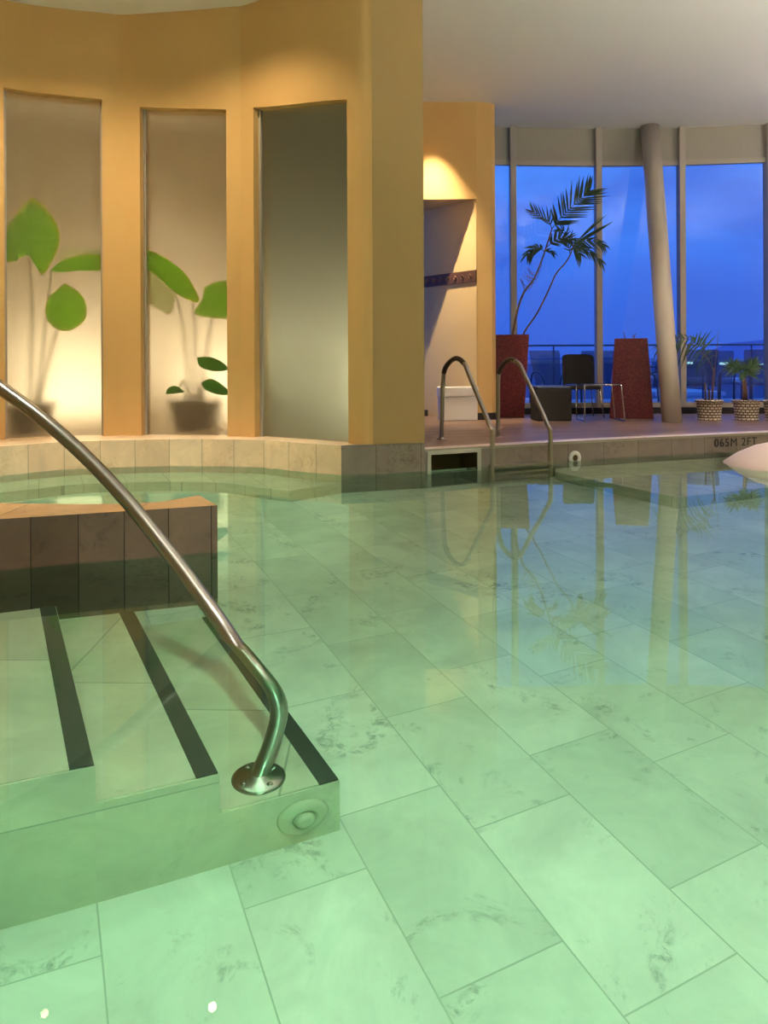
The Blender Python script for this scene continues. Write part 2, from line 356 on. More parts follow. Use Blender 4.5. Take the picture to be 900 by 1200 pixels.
# pier face and return wall
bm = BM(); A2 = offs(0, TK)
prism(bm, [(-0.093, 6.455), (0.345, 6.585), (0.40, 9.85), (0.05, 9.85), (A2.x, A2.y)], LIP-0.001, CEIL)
struct('wall_pier', bm, M['tan_shaded'], 'tan plaster pier ending the curved wall beside the deck', 'wall')

# stone lip round the niche
lipf = [G(400, 556.5), G(350, 552.5), G(300, 547.5), G(220, 546), G(150, 547.5), G(80, 550), G(0, 557.5)]
lipf = [(p.x, p.y) for p in lipf]+[(-3.85, 5.9), (-4.15, 5.2), (-4.3, 4.2), (-4.4, 2.0)]
lc = crom(lipf, 6)
back = [offs(i, TK+0.02) for i in range(len(curve))]
poly = [(p.x, p.y) for p in lc]
bm = BM(); s = 0
# front face, top, strip by strip
m_ = len(lc)
for i in range(m_-1):
    a, b = lc[i], lc[i+1]; L = (b-a).length
    face(bm, [(b.x, b.y, DEPTH), (a.x, a.y, DEPTH), (a.x, a.y, LIP), (b.x, b.y, LIP)], [(s+L, DEPTH), (s, DEPTH), (s, LIP), (s+L, LIP)])
    j0, j1 = int(i/(m_-1)*(len(back)-1)), int((i+1)/(m_-1)*(len(back)-1))
    q = [back[j] for j in range(j0, j1+1)]
    pts = [(a.x, a.y, LIP)]+[(p.x, p.y, LIP) for p in q]+[(b.x, b.y, LIP)]
    face(bm, list(reversed(pts)), [(p[0]*0+0.1, 0.1) for p in pts]); s += L
struct('ledge_niche', bm, M['lip'], 'cream travertine lip curving along the niche wall', 'ledge')
bm = BM(); c = lc[0]
prism(bm, [(c.x, c.y), (0.344, 6.59), (0.344, 7.2), (c.x+0.1, 7.2)], DEPTH, LIP-0.002)
struct('ledge_pier', bm, M['lip_grey'], 'grey marbled stone base in front of the tan pier', 'ledge')

# windows in the niche: frosted panes between shadowed frames
for n_, (p, q) in enumerate(reversed(spans)):
    i0, i1 = idx[p], idx[q]; RC = 0.10
    fr_b = BM()
    for i in (i0, i1):
        c = offs(i, RC); t = (curve[min(i+1, len(curve)-1)]-curve[i-1]).normalized(); inw = t if i == i0 else -t
        obox(fr_b, c+inw*0.012, t, 0.024, 0.05, LIP, topz(i))
    wb = struct('window_%d' % (n_+1), fr_b, M['mullion'], ['frosted window at the far left with large green leaves behind', 'middle frosted window with a slanting leaf and pot behind', 'plain grey frosted window nearest the tan pier'][n_], 'window')
    bm = BM()
    for i in range(i0, i1):
        a, b, A, B = offs(i, RC), offs(i+1, RC), offs(i, RC+0.008), offs(i+1, RC+0.008); za, zb = topz(i), topz(i+1); z0 = LIP+0.004
        face(bm, [(a.x, a.y, z0), (b.x, b.y, z0), (b.x, b.y, zb), (a.x, a.y, za)]); face(bm, [(A.x, A.y, za), (B.x, B.y, zb), (B.x, B.y, z0), (A.x, A.y, z0)])
        face(bm, [(a.x, a.y, za), (b.x, b.y, zb), (B.x, B.y, zb), (A.x, A.y, za)]); face(bm, [(a.x, a.y, z0), (A.x, A.y, z0), (B.x, B.y, z0), (b.x, b.y, z0)])
        if i == i0: face(bm, [(a.x, a.y, z0), (a.x, a.y, za), (A.x, A.y, za), (A.x, A.y, z0)])
        if i == i1-1: face(bm, [(b.x, b.y, z0), (B.x, B.y, z0), (B.x, B.y, zb), (b.x, b.y, zb)])
    weld(bm); bmesh.ops.recalc_face_normals(bm, faces=bm.faces)
    mk('pane', bm, M['frost_grey'] if n_ == 2 else M['frost'], wb)

# planter room behind the glass
def room_behind(i0, i1, dep, m, name, label, zc=3.62):
    bm = BM()
    for i in range(i0, i1):
        a, b, A, B = offs(i, TK), offs(i+1, TK), offs(i, TK+dep), offs(i+1, TK+dep); z0 = LIP-0.0015
        face(bm, [(A.x, A.y, z0), (B.x, B.y, z0), (B.x, B.y, zc), (A.x, A.y, zc)])
        face(bm, [(a.x, a.y, z0), (b.x, b.y, z0), (B.x, B.y, z0), (A.x, A.y, z0)])
        face(bm, [(a.x, a.y, zc), (A.x, A.y, zc), (B.x, B.y, zc), (b.x, b.y, zc)])
    for i in (i0, i1):
        a, A = offs(i, TK), offs(i, TK+dep); face(bm, [(a.x, a.y, LIP-0.0015), (A.x, A.y, LIP-0.0015), (A.x, A.y, zc), (a.x, a.y, zc)])
    weld(bm); struct(name, bm, m, label, 'wall')
room_behind((idx['l3']+idx['r2'])//2, idx['l1']+2, 1.1, M['cavity'], 'wall_planter_room', 'warm plaster room behind the two leafy windows')
room_behind(2, (idx['l3']+idx['r2'])//2-1, 1.0, M['cavity_grey'], 'wall_steam_room', 'dim grey room behind the plain frosted window')

# right-hand pool edge and deck
W0 = Vector((0.344, 6.59)); edge = [W0, Vector((1.536, 7.125)), Vector((2.54, 7.50)), Vector((4.3, 8.10)), Vector((7.2, 8.50))]
def arcY(x): return 11.07-0.0389*(x-3.3)**2*1.0          # curved line of the glazing
win_x = [-0.7, 0.62, 1.85, 3.09, 4.27, 5.45, 6.65, 7.9]
bm = BM()
dk = [(p.x, p.y) for p in edge]+[(7.9, 8.55)]+[(x, arcY(x)) for x in (7.9, 7.2, 6, 5, 4, 3, 2, 1, 0.0)]+[(0.344-0.3, 9.9), (0.344, 7.2)]
face(bm, [(p[0], p[1], DECK) for p in dk])
struct('floor', bm, M['deck'], 'brown plank deck between the pool and the tall windows', 'floor')
# pool wall below deck, with the skimmer opening left out
sk = (edge[1]-edge[0]).normalized(); skn = Vector((sk.y, -sk.x))
def on_line(px):
    a, _ = ray(px, 540); t = (W0.x-a*W0.y)/(a*sk.y-sk.x); return t
s0, s1, st, sb = on_line(504.5), on_line(559), 0.136, -0.13
bm = BM()
L01 = (edge[1]-edge[0]).length
def wseg(bm, sa, sb_, z0, z1):
    a, b = W0+sk*sa, W0+sk*sb_; face(bm, [(a.x, a.y, z0), (b.x, b.y, z0), (b.x, b.y, z1), (a.x, a.y, z1)], [(sa, z0), (sb_, z0), (sb_, z1), (sa, z1)])
wseg(bm, 0, s0, DEPTH, DECK); wseg(bm, s1, L01, DEPTH, DECK); wseg(bm, s0, s1, st, DECK); wseg(bm, s0, s1, DEPTH, sb)
s = L01
for a, b in zip(edge[1:], edge[2:]):
    L = (b-a).length; face(bm, [(a.x, a.y, DEPTH), (b.x, b.y, DEPTH), (b.x, b.y, DECK), (a.x, a.y, DECK)], [(s, DEPTH), (s+L, DEPTH), (s+L, DECK), (s, DECK)]); s += L
weld(bm); pw = struct('wall_pool_edge', bm, M['lip_grey'], 'grey stone pool wall under the deck with depth marking', 'wall')
# coping strip
bm = BM(); cw = 0.15
inner = []
for i, p in enumerate(edge):
    t = (edge[min(i+1, len(edge)-1)]-edge[max(i-1, 0)]).normalized(); inner.append(p+Vector((-t.y, t.x))*cw)
for i in range(len(edge)-1):
    a, b, c, d = edge[i], edge[i+1], inner[i+1], inner[i]; f_ = 0.006; t = (b-a).normalized(); nn = Vector((t.y, -t.x))*0.012
    a, b = a+nn, b+nn
    face(bm, [(a.x, a.y, DECK+f_), (b.x, b.y, DECK+f_), (c.x, c.y, DECK+f_), (d.x, d.y, DECK+f_)], [(0.6*i, 0), (0.6*i+0.5, 0), (0.6*i+.5, .15), (0.6*i, .15)])
    face(bm, [(a.x, a.y, DECK-0.018), (b.x, b.y, DECK-0.018), (b.x, b.y, DECK+f_), (a.x, a.y, DECK+f_)])
weld(bm); struct('trim_coping', bm, M['coping'], 'pale coping strip along the pool edge of the deck', 'trim')

# skimmer
so = W0+sk*((s0+s1)/2)
t = thing('pool_skimmer', (so.x, so.y, 0), 'square skimmer opening in the pool wall beside the tan pier', 'skimmer')
bm = BM(); fw = 0.035
def skbox(bm, sa, sb_, z0, z1, dn0, dn1):
    a, b = W0+sk*sa, W0+sk*sb_
    prism(bm, [tuple(a+skn*dn1), tuple(b+skn*dn1), tuple(b+skn*dn0), tuple(a+skn*dn0)], z0, z1)
skbox(bm, s0-fw, s0, sb-fw, st+fw, -0.002, 0.014); skbox(bm, s1, s1+fw, sb-fw, st+fw, -0.002, 0.014)
skbox(bm, s0, s1, st, st+fw, -0.002, 0.014); skbox(bm, s0, s1, sb-fw, sb, -0.002, 0.014)
mk('frame', bm, M['skim'], t)
bm = BM(); a, b = W0+sk*s0, W0+sk*s1; A_, B_ = a-skn*0.3, b-skn*0.3
for q in ([a, A_], [A_, B_], [B_, b]):
    face(bm, [(q[0].x, q[0].y, sb), (q[1].x, q[1].y, sb), (q[1].x, q[1].y, st), (q[0].x, q[0].y, st)])
for z in (sb, st): face(bm, [(a.x, a.y, z), (b.x, b.y, z), (B_.x, B_.y, z), (A_.x, A_.y, z)])
mk('inner_box', bm, M['skim_in'], t)

# depth marking on the wall
a_, b_ = edge[2], edge[3]; wd = (b_-a_).normalized(); wn = Vector((wd.y, -wd.x))
a0, _ = ray(836.5, 522); tt = (a_.x-a0*a_.y)/(a0*wd.y-wd.x); tp = a_+wd*tt+wn*0.004
cu = bpy.data.curves.new('depth_marking', 'FONT'); cu.body = '065M 2FT'; cu.size = 0.118; cu.space_character = 1.15; cu.extrude = 0.001; cu.materials.append(M['black'])
o = bpy.data.objects.new('depth_marking', cu); col.objects.link(o); o.parent = pw
o.matrix_world = Matrix(((wd.x, 0, wn.x, tp.x), (wd.y, 0, wn.y, tp.y), (0, 1, 0, 0.058), (0, 0, 0, 1)))
o['label'] = 'black depth marking lettering'

# inlet rings
def inlet(name, c, nrm, r, label, m=M['whiteplastic'], hole=True, eyeball=False):
    t = thing(name, c, label, 'pool fitting')
    bm = BM(); lathe(bm, [(r*0.45, -0.002), (r*0.45, 0.016), (r*0.55, 0.022), (r*0.85, 0.018), (r, 0.006), (r, -0.002)], c, 32, nrm); mk('ring', bm, m, t)
    bm = BM()
    if eyeball: lathe(bm, [(0.0, 0.034), (r*0.18, 0.034), (r*0.22, 0.036), (r*0.36, 0.028), (r*0.44, 0.012), (r*0.44, 0.0)][::-1], c, 24, nrm); mk('eyeball', bm, m, t)
    else: lathe(bm, [(0.0, 0.004), (r*0.45, 0.004)][::-1], c, 24, nrm); mk('nozzle', bm, M['skim_in'], t)
    return t
w1 = edge[1]; wd1 = (edge[2]-w1).normalized(); wn1 = Vector((wd1.y, -wd1.x))
a0, _ = ray(673.4, 538); tt = (w1.x-a0*w1.y)/(a0*wd1.y-wd1.x); rp = w1+wd1*tt
inlet('pool_inlet', (rp.x, rp.y, 0.026), (wn1.x, wn1.y, 0), 0.068, 'white ring inlet at the waterline right of the ladder')

# pool floor, shelf, hump
bm = BM(); face(bm, [(-5, -2.6, DEPTH), (7.6, -2.6, DEPTH), (7.6, 8.6, DEPTH), (-5, 8.6, DEPTH)]); pf = struct('pool_floor', bm, M['pool_floor'], 'submerged travertine slab floor of the pool', 'pool floor')
sh = [U(651, 553, 0.4), U(793, 583, 0.4), U(900, 571, 0.4), U(1000, 560, 0.4)]
bm = BM(); pl = [(sh[0].x, sh[0].y), (sh[1].x, sh[1].y), (sh[2].x, sh[2].y), (sh[3].x+2, sh[3].y), (7.3, 8.55), (4.3, 8.14), (2.54, 7.54), (1.6, 7.2)]
prism(bm, pl, DEPTH, -0.4); struct('ledge_underwater', bm, M['shelf'], 'pale underwater shelf along the deck side of the pool', 'ledge')
# underwater bench of the round niche basin
ctr = Vector((-1.85, 5.05)); bm = BM(); n = 40
arc_o = [p for p in lc if p.y > 4.9]
for a, b in zip(arc_o, arc_o[1:]):
    ai, bi = ctr+(a-ctr)*0.74, ctr+(b-ctr)*0.74
    face(bm, [(a.x, a.y, -0.38), (b.x, b.y, -0.38), (bi.x, bi.y, -0.38), (ai.x, ai.y, -0.38)], [(0, 0)]*4)
    face(bm, [(ai.x, ai.y, -0.38), (bi.x, bi.y, -0.38), (bi.x, bi.y, DEPTH), (ai.x, ai.y, DEPTH)], [(0, 0)]*4)
a = arc_o[0]; ai = ctr+(a-ctr)*0.74; face(bm, [(a.x, a.y, -0.38), (ai.x, ai.y, -0.38), (ai.x, ai.y, DEPTH), (a.x, a.y, DEPTH)])
weld(bm); struct('ledge_niche_bench', bm, M['shelf'], 'submerged bench curving round the niche basin', 'ledge')
# white rounded hump at the right
hc = Vector((3.07+0.62, 6.85)); bm = BM()
lathe(bm, [(0.66, -0.45), (0.64, -0.1), (0.615, 0.0), (0.50, 0.085), (0.36, 0.155), (0.20, 0.20), (0.08, 0.215), (0.0, 0.218)], (hc.x, hc.y, 0), 64)
M['hump'] = mat('pale_pink_stone', (0.86, 0.68, 0.62), 0.6, noise=0.05, nscale=6)
o = mk('stone_mound', bm, M['hump'], smooth=True); tag(o, 'smooth pale pinkish stone mound rising from the water at the right edge', 'mound')

# divider wall
fl, frp = G(0, 668), G(255, 647); dvec = (fl-frp).normalized()
pts = [(frp.x, frp.y), (G(233, 580, LIP-0.01).x, G(233, 580, LIP-0.01).y)]
bk = [G(233, 580, LIP-0.01), G(190, 587.5, LIP-0.01), G(141, 590, LIP-0.01), G(80, 590.3, LIP-0.01), G(0, 589, LIP-0.01)]
bkp = [(p.x, p.y) for p in bk]+[(-2.6, 4.05), (-3.2, 4.5), (-3.9, 4.7), (-4.6, 4.6)]
far = frp+dvec*4.0
bm = BM(); poly = [(far.x, far.y), (frp.x, frp.y)]+bkp
prism(bm, poly, DEPTH, LIP-0.012, 0, 1); struct('wall_divider', bm, [M['divider'], M['divider_top']], 'low brown stone wall between the steps and the round basin', 'wall')

# steps with dark tread strips
t = thing('pool_steps', tuple(ND(0.3, 2.8, DEPTH)), 'three submerged cream stone pool steps with dark edge strips', 'steps')
SF = 2.08; FD = 3.43
rights = [(0.79, 0.70), (0.442, 0.355), (0.128, 0.05)]; tops = [-0.55, -0.355, -0.165]; lefts = [(0.442, 0.355), (0.128, 0.05), (-3.2, -3.2)]
for k in range(3):
    (ra, rb), (la, lb), z = rights[k], lefts[k], tops[k]; f2 = FD
    pr = lambda q, dd: q[0]+(q[1]-q[0])*(dd-SF)/1.6
    q = [ND(la, SF), ND(ra, SF), ND(pr((ra, rb), FD), FD), ND(pr((la, lb), FD) if k < 2 else la, FD)]
    bm = BM(); prism(bm, [(p.x, p.y) for p in q], DEPTH-0.01, z); bmesh.ops.bevel(bm, geom=[e for e in bm.edges if all(v.co.z > z-0.001 for v in e.verts)], offset=0.006, segments=2, affect='EDGES')
    mk('step', bm, M['pool_step'], t)
    e = 3.425; wds = 0.058
    q = [ND(ra-wds-0.003, SF+0.004), ND(ra-0.003, SF+0.004), ND(pr((ra, rb), e)-0.003, e), ND(pr((ra, rb), e)-wds-0.003, e)]
    bm = BM(); prism(bm, [(p.x, p.y) for p in q], z-0.003, z+0.004); so_ = mk('tread_strip', bm, M['strip'], t); so_['label'] = 'dark anti-slip strip'
jc = U(361, 968, 0.67)
jc = ND(U(362, 968, 0.665).xy.dot(NV), SF, -0.675)
inlet('wall_jet', tuple(jc), (-DV.x, -DV.y, 0), 0.076, 'round cream jet fitting on the front of the lowest pool step', M['jet'], eyeball=True)

# handrail
ent = G(272, 750); base = U(303, 912, 0.55)
hp = [P(-190, 330, 3.25), P(-90, 388, 3.2), P(0, 454, 3.08), P(50, 491, 3.02), P(100, 535, 2.96), P(150, 588, 2.88), P(200, 650, 2.79), P(240, 704, 2.70), ent,
      U(301, 783, 0.08), U(321, 810, 0.17), U(327, 835, 0.28), U(320, 866, 0.40), U(311, 890, 0.49), base]
t = thing('pool_handrail', tuple(base), 'curved brushed steel handrail rising from the lowest step to the left', 'handrail')
bm = BM(); tube(bm, crom(hp, 8), 0.0275, 20); mk('rail', bm, M['steel'], t)
bm = BM(); lathe(bm, [(0.078, 0.0), (0.078, 0.006), (0.070, 0.012), (0.034, 0.014), (0.030, 0.024), (0.0, 0.024)], tuple(base), 40)
fl_ = mk('flange', bm, M['steel'], t)
for k in range(4):
    a = pi/4+k*pi/2; bm = BM(); lathe(bm, [(0.009, 0.0), (0.009, 0.005), (0.004, 0.008), (0, 0.008)], (base.x+0.054*cos(a), base.y+0.054*sin(a), base.z+0.011), 12); mk('screw', bm, M['chrome'], fl_)

# ladder
f1, w1_, f2, w2_ = G(517.3, 514.8, DECK), G(577, 550.5), G(583.3, 512.3, DECK), G(645, 545.5)
t = thing('pool_ladder', tuple((f1+f2)/2), 'steel pool ladder with two arched rails and dark grips', 'ladder')
def lrail(f, w, prof, gr):
    u = (w-f); u.z = 0; pts = []
    for px, py in prof:
        a, b = ray(px, py); # intersect vertical plane through f and w
        tt = (f.x-a*f.y)/(a*u.y-u.x); q = f+u*tt; pts.append(Vector((q.x, q.y, H-b*q.y)))
    pts = [Vector((f.x, f.y, DECK))]+pts+[Vector((w.x, w.y, 0.0)), Vector((w.x, w.y, -0.35)), Vector((w.x, w.y, -0.62))]
    c = crom(pts, 8); bm = BM(); tube(bm, c, 0.021, 14); rl = mk('rail', bm, M['steel'], t)
    g = [q for k, q in enumerate(c) if gr[0]*8 <= k <= gr[1]*8]
    bm = BM(); tube(bm, g, 0.024, 14); go = mk('grip', bm, M['grip'], rl); go['label'] = 'dark rubber grip on the arch'
    bm = BM(); lathe(bm, [(0.045, 0.0), (0.045, 0.006), (0.026, 0.012), (0.023, 0.02), (0.0, 0.02)], (f.x, f.y, DECK), 24); mk('flange', bm, M['steel'], rl)
lrail(f1, w1_, [(518, 485), (519.5, 443), (523.5, 428.5), (534, 420), (544, 426), (550, 440), (573, 496), (576.8, 508)], (2.2, 5))
lrail(f2, w2_, [(583.6, 480), (584, 443), (588, 429.5), (598, 421.5), (608.5, 427), (615, 440), (641, 496), (645, 508)], (2.2, 4.6))
uu = (w2_-w1_); uu.z = 0; mid = (w1_+w2_)/2; vv = Vector((-uu.y, uu.x, 0)).normalized()
for z in (0.028, -0.24, -0.5):
    bm = BM(); obox(bm, (mid.x+vv.x*0.02, mid.y+vv.y*0.02), (uu.x, uu.y), uu.length, 0.09, z-0.015, z+0.01); bevel(bm, 0.004); mk('tread', bm, M['steel'], t)

# alcove wall behind the deck
bm = BM(); Yw = 9.87
LZ = 3.02
ja = Vector((1.20, Yw+0.02)); far_in = Vector((0.42, 11.05))
# lintel over the recess, then pier
prism(bm, [(0.40, Yw), (1.20, Yw), (1.20, Yw+0.25), (0.40, Yw+0.25)], LZ, CEIL)
prism(bm, [(1.20, Yw), (1.40, Yw+0.05), (1.455, Yw+0.12), (1.44, Yw+0.22), (1.20, Yw+0.22)], DECK, CEIL)
prism(bm, [(0.40, Yw+0.25), (1.20, Yw+0.25), (1.20, 11.1), (0.40, 11.1)], LZ, LZ+0.02)
struct('wall_alcove', bm, M['tan'], 'tan plaster wall with a recess behind the deck ladder', 'wall')
bm = BM(); prism(bm, [(1.195, Yw+0.01), (1.195, Yw+0.06), (0.30, 11.2), (0.20, 11.1)], DECK, LZ)
struct('wall_recess', bm, M['tan_pale'], 'pale inner wall of the recess', 'wall')
bm = BM(); prism(bm, [(1.19, Yw-0.012), (1.40, Yw+0.038), (1.467, Yw+0.11), (1.46, Yw+0.15), (1.2, Yw+0.05)], DECK, DECK+0.09); struct('baseboard_alcove', bm, M['black'], 'black baseboard of the alcove wall', 'baseboard')
# hook board on the recess wall
rv = (Vector((0.20, 11.1))-Vector((1.195, Yw+0.01))).normalized(); rn = Vector((rv.y, -rv.x))
if rn.y > 0: rn = -rn
def onrec(px, off=0.0):
    o_ = Vector((1.195, Yw+0.01))+rn*off; a, _ = ray(px, 325); tt = (o_.x-a*o_.y)/(a*rv.y-rv.x); return o_+rv*tt
h0, h1 = onrec(558, 0.012), onrec(489, 0.012); z1 = P(558, 323, h0.y).z
t = thing('hook_board', (h0.x, h0.y, z1), 'dark brown board with curly bronze hooks on the recess wall', 'hook rail')
bm = BM(); mdl = (h0+h1)/2; obox(bm, mdl, rv, (h1-h0).length, 0.02, z1-0.075, z1+0.075); bevel(bm, 0.004); mk('board', bm, M['hookboard'], t)
for k in range(8):
    q = h0+(h1-h0)*(0.08+0.12*k); bm = BM(); q2 = q+rn*0.013
    pt = []
    for j in range(15):
        a = -pi/2+j*1.5*pi/14; pt.append(Vector((q2.x, q2.y, z1+0.0))+Vector((rv.x*cos(a)*0.022+rn.x*0.012, rv.y*cos(a)*0.022+rn.y*0.012, sin(a)*0.025)))
    tube(bm, pt, 0.006, 6); mk('hook', bm, M['hook'], t)
# white storage box
bx = G(517, 493.5, DECK); b2 = G(560, 492.8, DECK); b3 = G(498, 490.5, DECK); b2 = Vector((b2.x, b2.y, DECK))
uw = (b2-bx); uw.z = 0
t = thing('storage_box', tuple(bx), 'white plastic storage box with a lid standing in the recess', 'storage box')
vperp = Vector((-uw.y, uw.x, 0)).normalized()*0.22
cc = bx+uw/2+vperp/2
bm = BM(); obox(bm, cc.xy, uw.xy, uw.length, 0.22, DECK+0.001, DECK+0.30); bevel(bm, 0.012); mk('bin', bm, M['whiteplastic'], t)
bm = BM(); obox(bm, cc.xy, uw.xy, uw.length+0.024, 0.236, DECK+0.302, DECK+0.43); bevel(bm, 0.018); mk('lid', bm, M['whiteplastic'], t)

# ceiling and closing walls
bm = BM(); face(bm, [(-6, -3.2, CEIL), (-6, 12, CEIL), (8.5, 12, CEIL), (8.5, -3.2, CEIL)]); struct('ceiling', bm, M['white'], 'smooth white ceiling', 'ceiling')
bm = BM(); prism(bm, [(-5.2, -3.0), (8.0, -3.0), (8.0, -2.6), (-5.2, -2.6)], DEPTH, CEIL); struct('wall_back', bm, M['tan'], 'plain tan wall behind the pool', 'wall')
bm = BM(); prism(bm, [(-5.2, -2.6), (-4.88, -2.6), (-4.88, 2.1), (-5.2, 2.1)], DEPTH, CEIL); struct('wall_left', bm, M['tan'], 'plain tan side wall', 'wall')
bm = BM(); prism(bm, [(7.6, -2.6), (7.95, -2.6), (7.95, 10.4), (7.6, 10.4)], DEPTH, CEIL); struct('wall_right', bm, M['tan_pale'], 'plain pale side wall', 'wall')

# glazing
HEAD = 3.80
for i in range(1, 7):
    xa, xb = win_x[i], win_x[i+1]; a, b = Vector((xa, arcY(xa))), Vector((xb, arcY(xb))); u = (b-a).normalized(); L = (b-a).length; m0 = (a+b)/2
    fb = BM(); obox(fb, m0, u, L, 0.07, HEAD-0.07, HEAD); obox(fb, m0, u, L, 0.07, DECK+0.08, DECK+0.15)
    w = struct('window_%d' % (i+3), fb, M['mullion'], 'tall clear window pane showing the blue dusk sky, number %d along' % i, 'window')
    w['label'] = ['clear window sliver hidden behind the alcove pier', 'clear window behind the red planter with the tall palm', 'clear window behind the black wicker chair', 'clear window crossed by the leaning column', 'clear window behind the two small potted palms', 'clear window past the right edge'][i-1]
    pb = BM(); face(pb, [(a.x, a.y, DECK+0.15), (b.x, b.y, DECK+0.15), (b.x, b.y, HEAD-0.07), (a.x, a.y, HEAD-0.07)]); mk('pane', pb, M['glass'], w)
bm = BM()
for i in range(0, 7):
    a, b = win_x[i], win_x[i+1]; face(bm, [(a, arcY(a), HEAD), (b, arcY(b), HEAD), (b, arcY(b), CEIL), (a, arcY(a), CEIL)])
struct('wall_spandrel', bm, M['spandrel'], 'grey panels above the tall windows', 'wall')
for k, x in enumerate(win_x[1:7]):
    bm = BM(); box(bm, x-0.042, x+0.042, arcY(x)-0.09, arcY(x)+0.05, DECK, CEIL); bevel(bm, 0.006); struct('trim_%d' % (k+1), bm, M['mullion'], 'slim beige window mullion', 'trim')
bm = BM()
for i in range(0, 7):
    a, b = Vector((win_x[i], arcY(win_x[i])-0.13)), Vector((win_x[i+1], arcY(win_x[i+1])-0.13)); m0 = (a+b)/2; obox(bm, m0, b-a, (b-a).length, 0.10, DECK, DECK+0.085)
struct('baseboard_window', bm, M['black'], 'black kerb along the foot of the windows', 'baseboard')

# leaning column
cb, ct = G(787.5, 494.5, DECK), P(761.5, 146, 10.95)
dirc = (ct-cb).normalized(); bm = BM()
tube(bm, [cb-dirc*0.0, cb+dirc*1.0, cb+dirc*2, cb+dirc*3, ct+dirc*0.02], 0.118, 32, True, 0, 0.128)
for v in bm.verts:
    if v.co.z < DECK+0.12: v.co.z = DECK
o = mk('leaning_column', bm, M['column']); tag(o, 'slender round beige column leaning left up to the ceiling', 'column', kind='structure')

# water
bm = BM()
wpoly = [(-4.87, -2.59), (7.58, -2.59), (7.58, 8.53)]+[(p.x, p.y) for p in reversed([e+Vector((0.0, 0.012)) for e in edge])]+[(p.x, p.y) for p in lc]+[(-4.41, 2.0), (-4.87, 2.0)]
wpoly = [q for q in wpoly]
prism(bm, wpoly, DEPTH-0.06, 0.0); bmesh.ops.triangulate(bm, faces=bm.faces); bmesh.ops.split_edges(bm, edges=[e for e in bm.edges if len(e.link_faces) == 2 and e.calc_face_angle() > 0.001]); struct('water', bm, M['water'], 'still clear green pool water', 'water', smooth=True)
bm = BM(); box(bm, -4.88, -4.4, -2.6, 2.0, DEPTH, LIP); struct('ledge_left', bm, M['lip'], 'travertine lip along the side wall', 'ledge')

# ---------------------------------------------------------------- plants
def blade(bm, a, b, w, nrm, droop=0.0, seg=4):
    a, b = Vector(a), Vector(b); d = b-a; side = d.cross(nrm)
    if side.length < 1e-6: side = Vector((1, 0, 0))
    side.normalize(); prev = None
    for k in range(seg+1):
        t = k/seg; c = a+d*t+Vector((0, 0, -droop*t*t)); ww = w*sin(pi*min(1, 0.12+0.88*t)**0.8)*0.5 if k < seg else 0.0004
        l, m_, r = bm.verts.new(c-side*ww+nrm*ww*0.35), bm.verts.new(c), bm.verts.new(c+side*ww+nrm*ww*0.35)
        if prev:
            for q in ((prev[0], prev[1], m_, l), (prev[1], prev[2], r, m_)): bm.faces.new(q)
        prev = (l, m_, r)
def frond(parent, pts, ll, w, m, n=16, spread=50, droop=0.03, up=None, name='frond'):
    c = crom(pts, 6); N = len(c); bm = BM()
    tube(bm, c, 0.006, 6, True, 0, 0.002); nrm = Vector((0, -1, 0.25)).normalized()
    for k in range(n):
        t = 0.18+0.82*k/(n-1); i = min(N-2, int(t*(N-1))); p = c[i]; tg = (c[i+1]-c[max(i-1, 0)]).normalized()
        for sgn in (-1, 1):
            ang = radians(spread)*(1-0.45*t); sd = tg.cross(nrm).normalized()*sgn
            dr = tg*cos(ang)+sd*sin(ang)+Vector((0, random.uniform(-.25, .25), 0)); L = ll*(0.55+0.55*sin(pi*min(1, t*0.9)))*random.uniform(.85, 1.1)
            blade(bm, p, p+dr*L, w, (nrm+Vector((random.uniform(-.2, .2), 0, random.uniform(-.2, .2)))).normalized(), droop*random.uniform(.5, 1.5))
    return mk(name, bm, m, parent)

# square tapered red planters
def sqfr(bm, c, rz, w0, w1, h, z0, wall=0.03):
    def ring(w, z): return [Vector((c[0], c[1], z))+Matrix.Rotation(rz, 3, 'Z')@Vector((sx*w/2, sy*w/2, 0)) for sx, sy in ((-1, -1), (1, -1), (1, 1), (-1, 1))]
    R = [ring(w0, z0), ring(w1, z0+h), ring(w1-2*wall, z0+h), ring(w1-2*wall-0.01, z0+h-0.06)]
    V = [[bm.verts.new(p) for p in r] for r in R]
    for a, b in zip(V, V[1:]):
        for k in range(4): bm.faces.new([a[k], a[(k+1) % 4], b[(k+1) % 4], b[k]])
    bm.faces.new(V[-1]); bm.faces.new(list(reversed(V[0])))
YP = 10.15
pc = Vector((P(598, 440, YP+0.25).x, YP+0.25))
t = thing('tall_planter', (pc.x, pc.y, DECK), 'tall dark red planter narrowing downwards holding the tall palm', 'planter')
bm = BM(); sqfr(bm, pc, -0.17, 0.36, 0.50, P(600, 392, pc.y-0.24).z-DECK, DECK); bevel(bm, 0.004); mk('planter_body', bm, M['red_dark'], t)
ztop = P(600, 392, pc.y-0.24).z
bm = BM(); box(bm, pc.x-0.21, pc.x+0.21, pc.y-0.21, pc.y+0.21, ztop-0.058, ztop-0.045); mk('soil', bm, M['soil'], t)
pal = thing('tall_palm', (pc.x, pc.y, ztop-0.05), 'tall thin two-stemmed palm growing from the red planter by the pier', 'palm')
def PP(l, Y=pc.y): return [P(580+x/5.456, 180+y/5.456, Y+ (dy if (dy:=0) else 0)) for x, y in l]
b1 = Vector((P(600, 391, pc.y).x, pc.y, ztop-0.05)); b2_ = Vector((P(612, 391, pc.y).x, pc.y, ztop-0.05))
s1p = [b1]+PP([(120, 1120), (150, 980), (190, 880), (250, 800), (300, 680), (340, 560), (365, 480)])
bm = BM(); tube(bm, crom(s1p, 6), 0.017, 8, True, 0, 0.009); mk('stem', bm, M['bark'], pal)
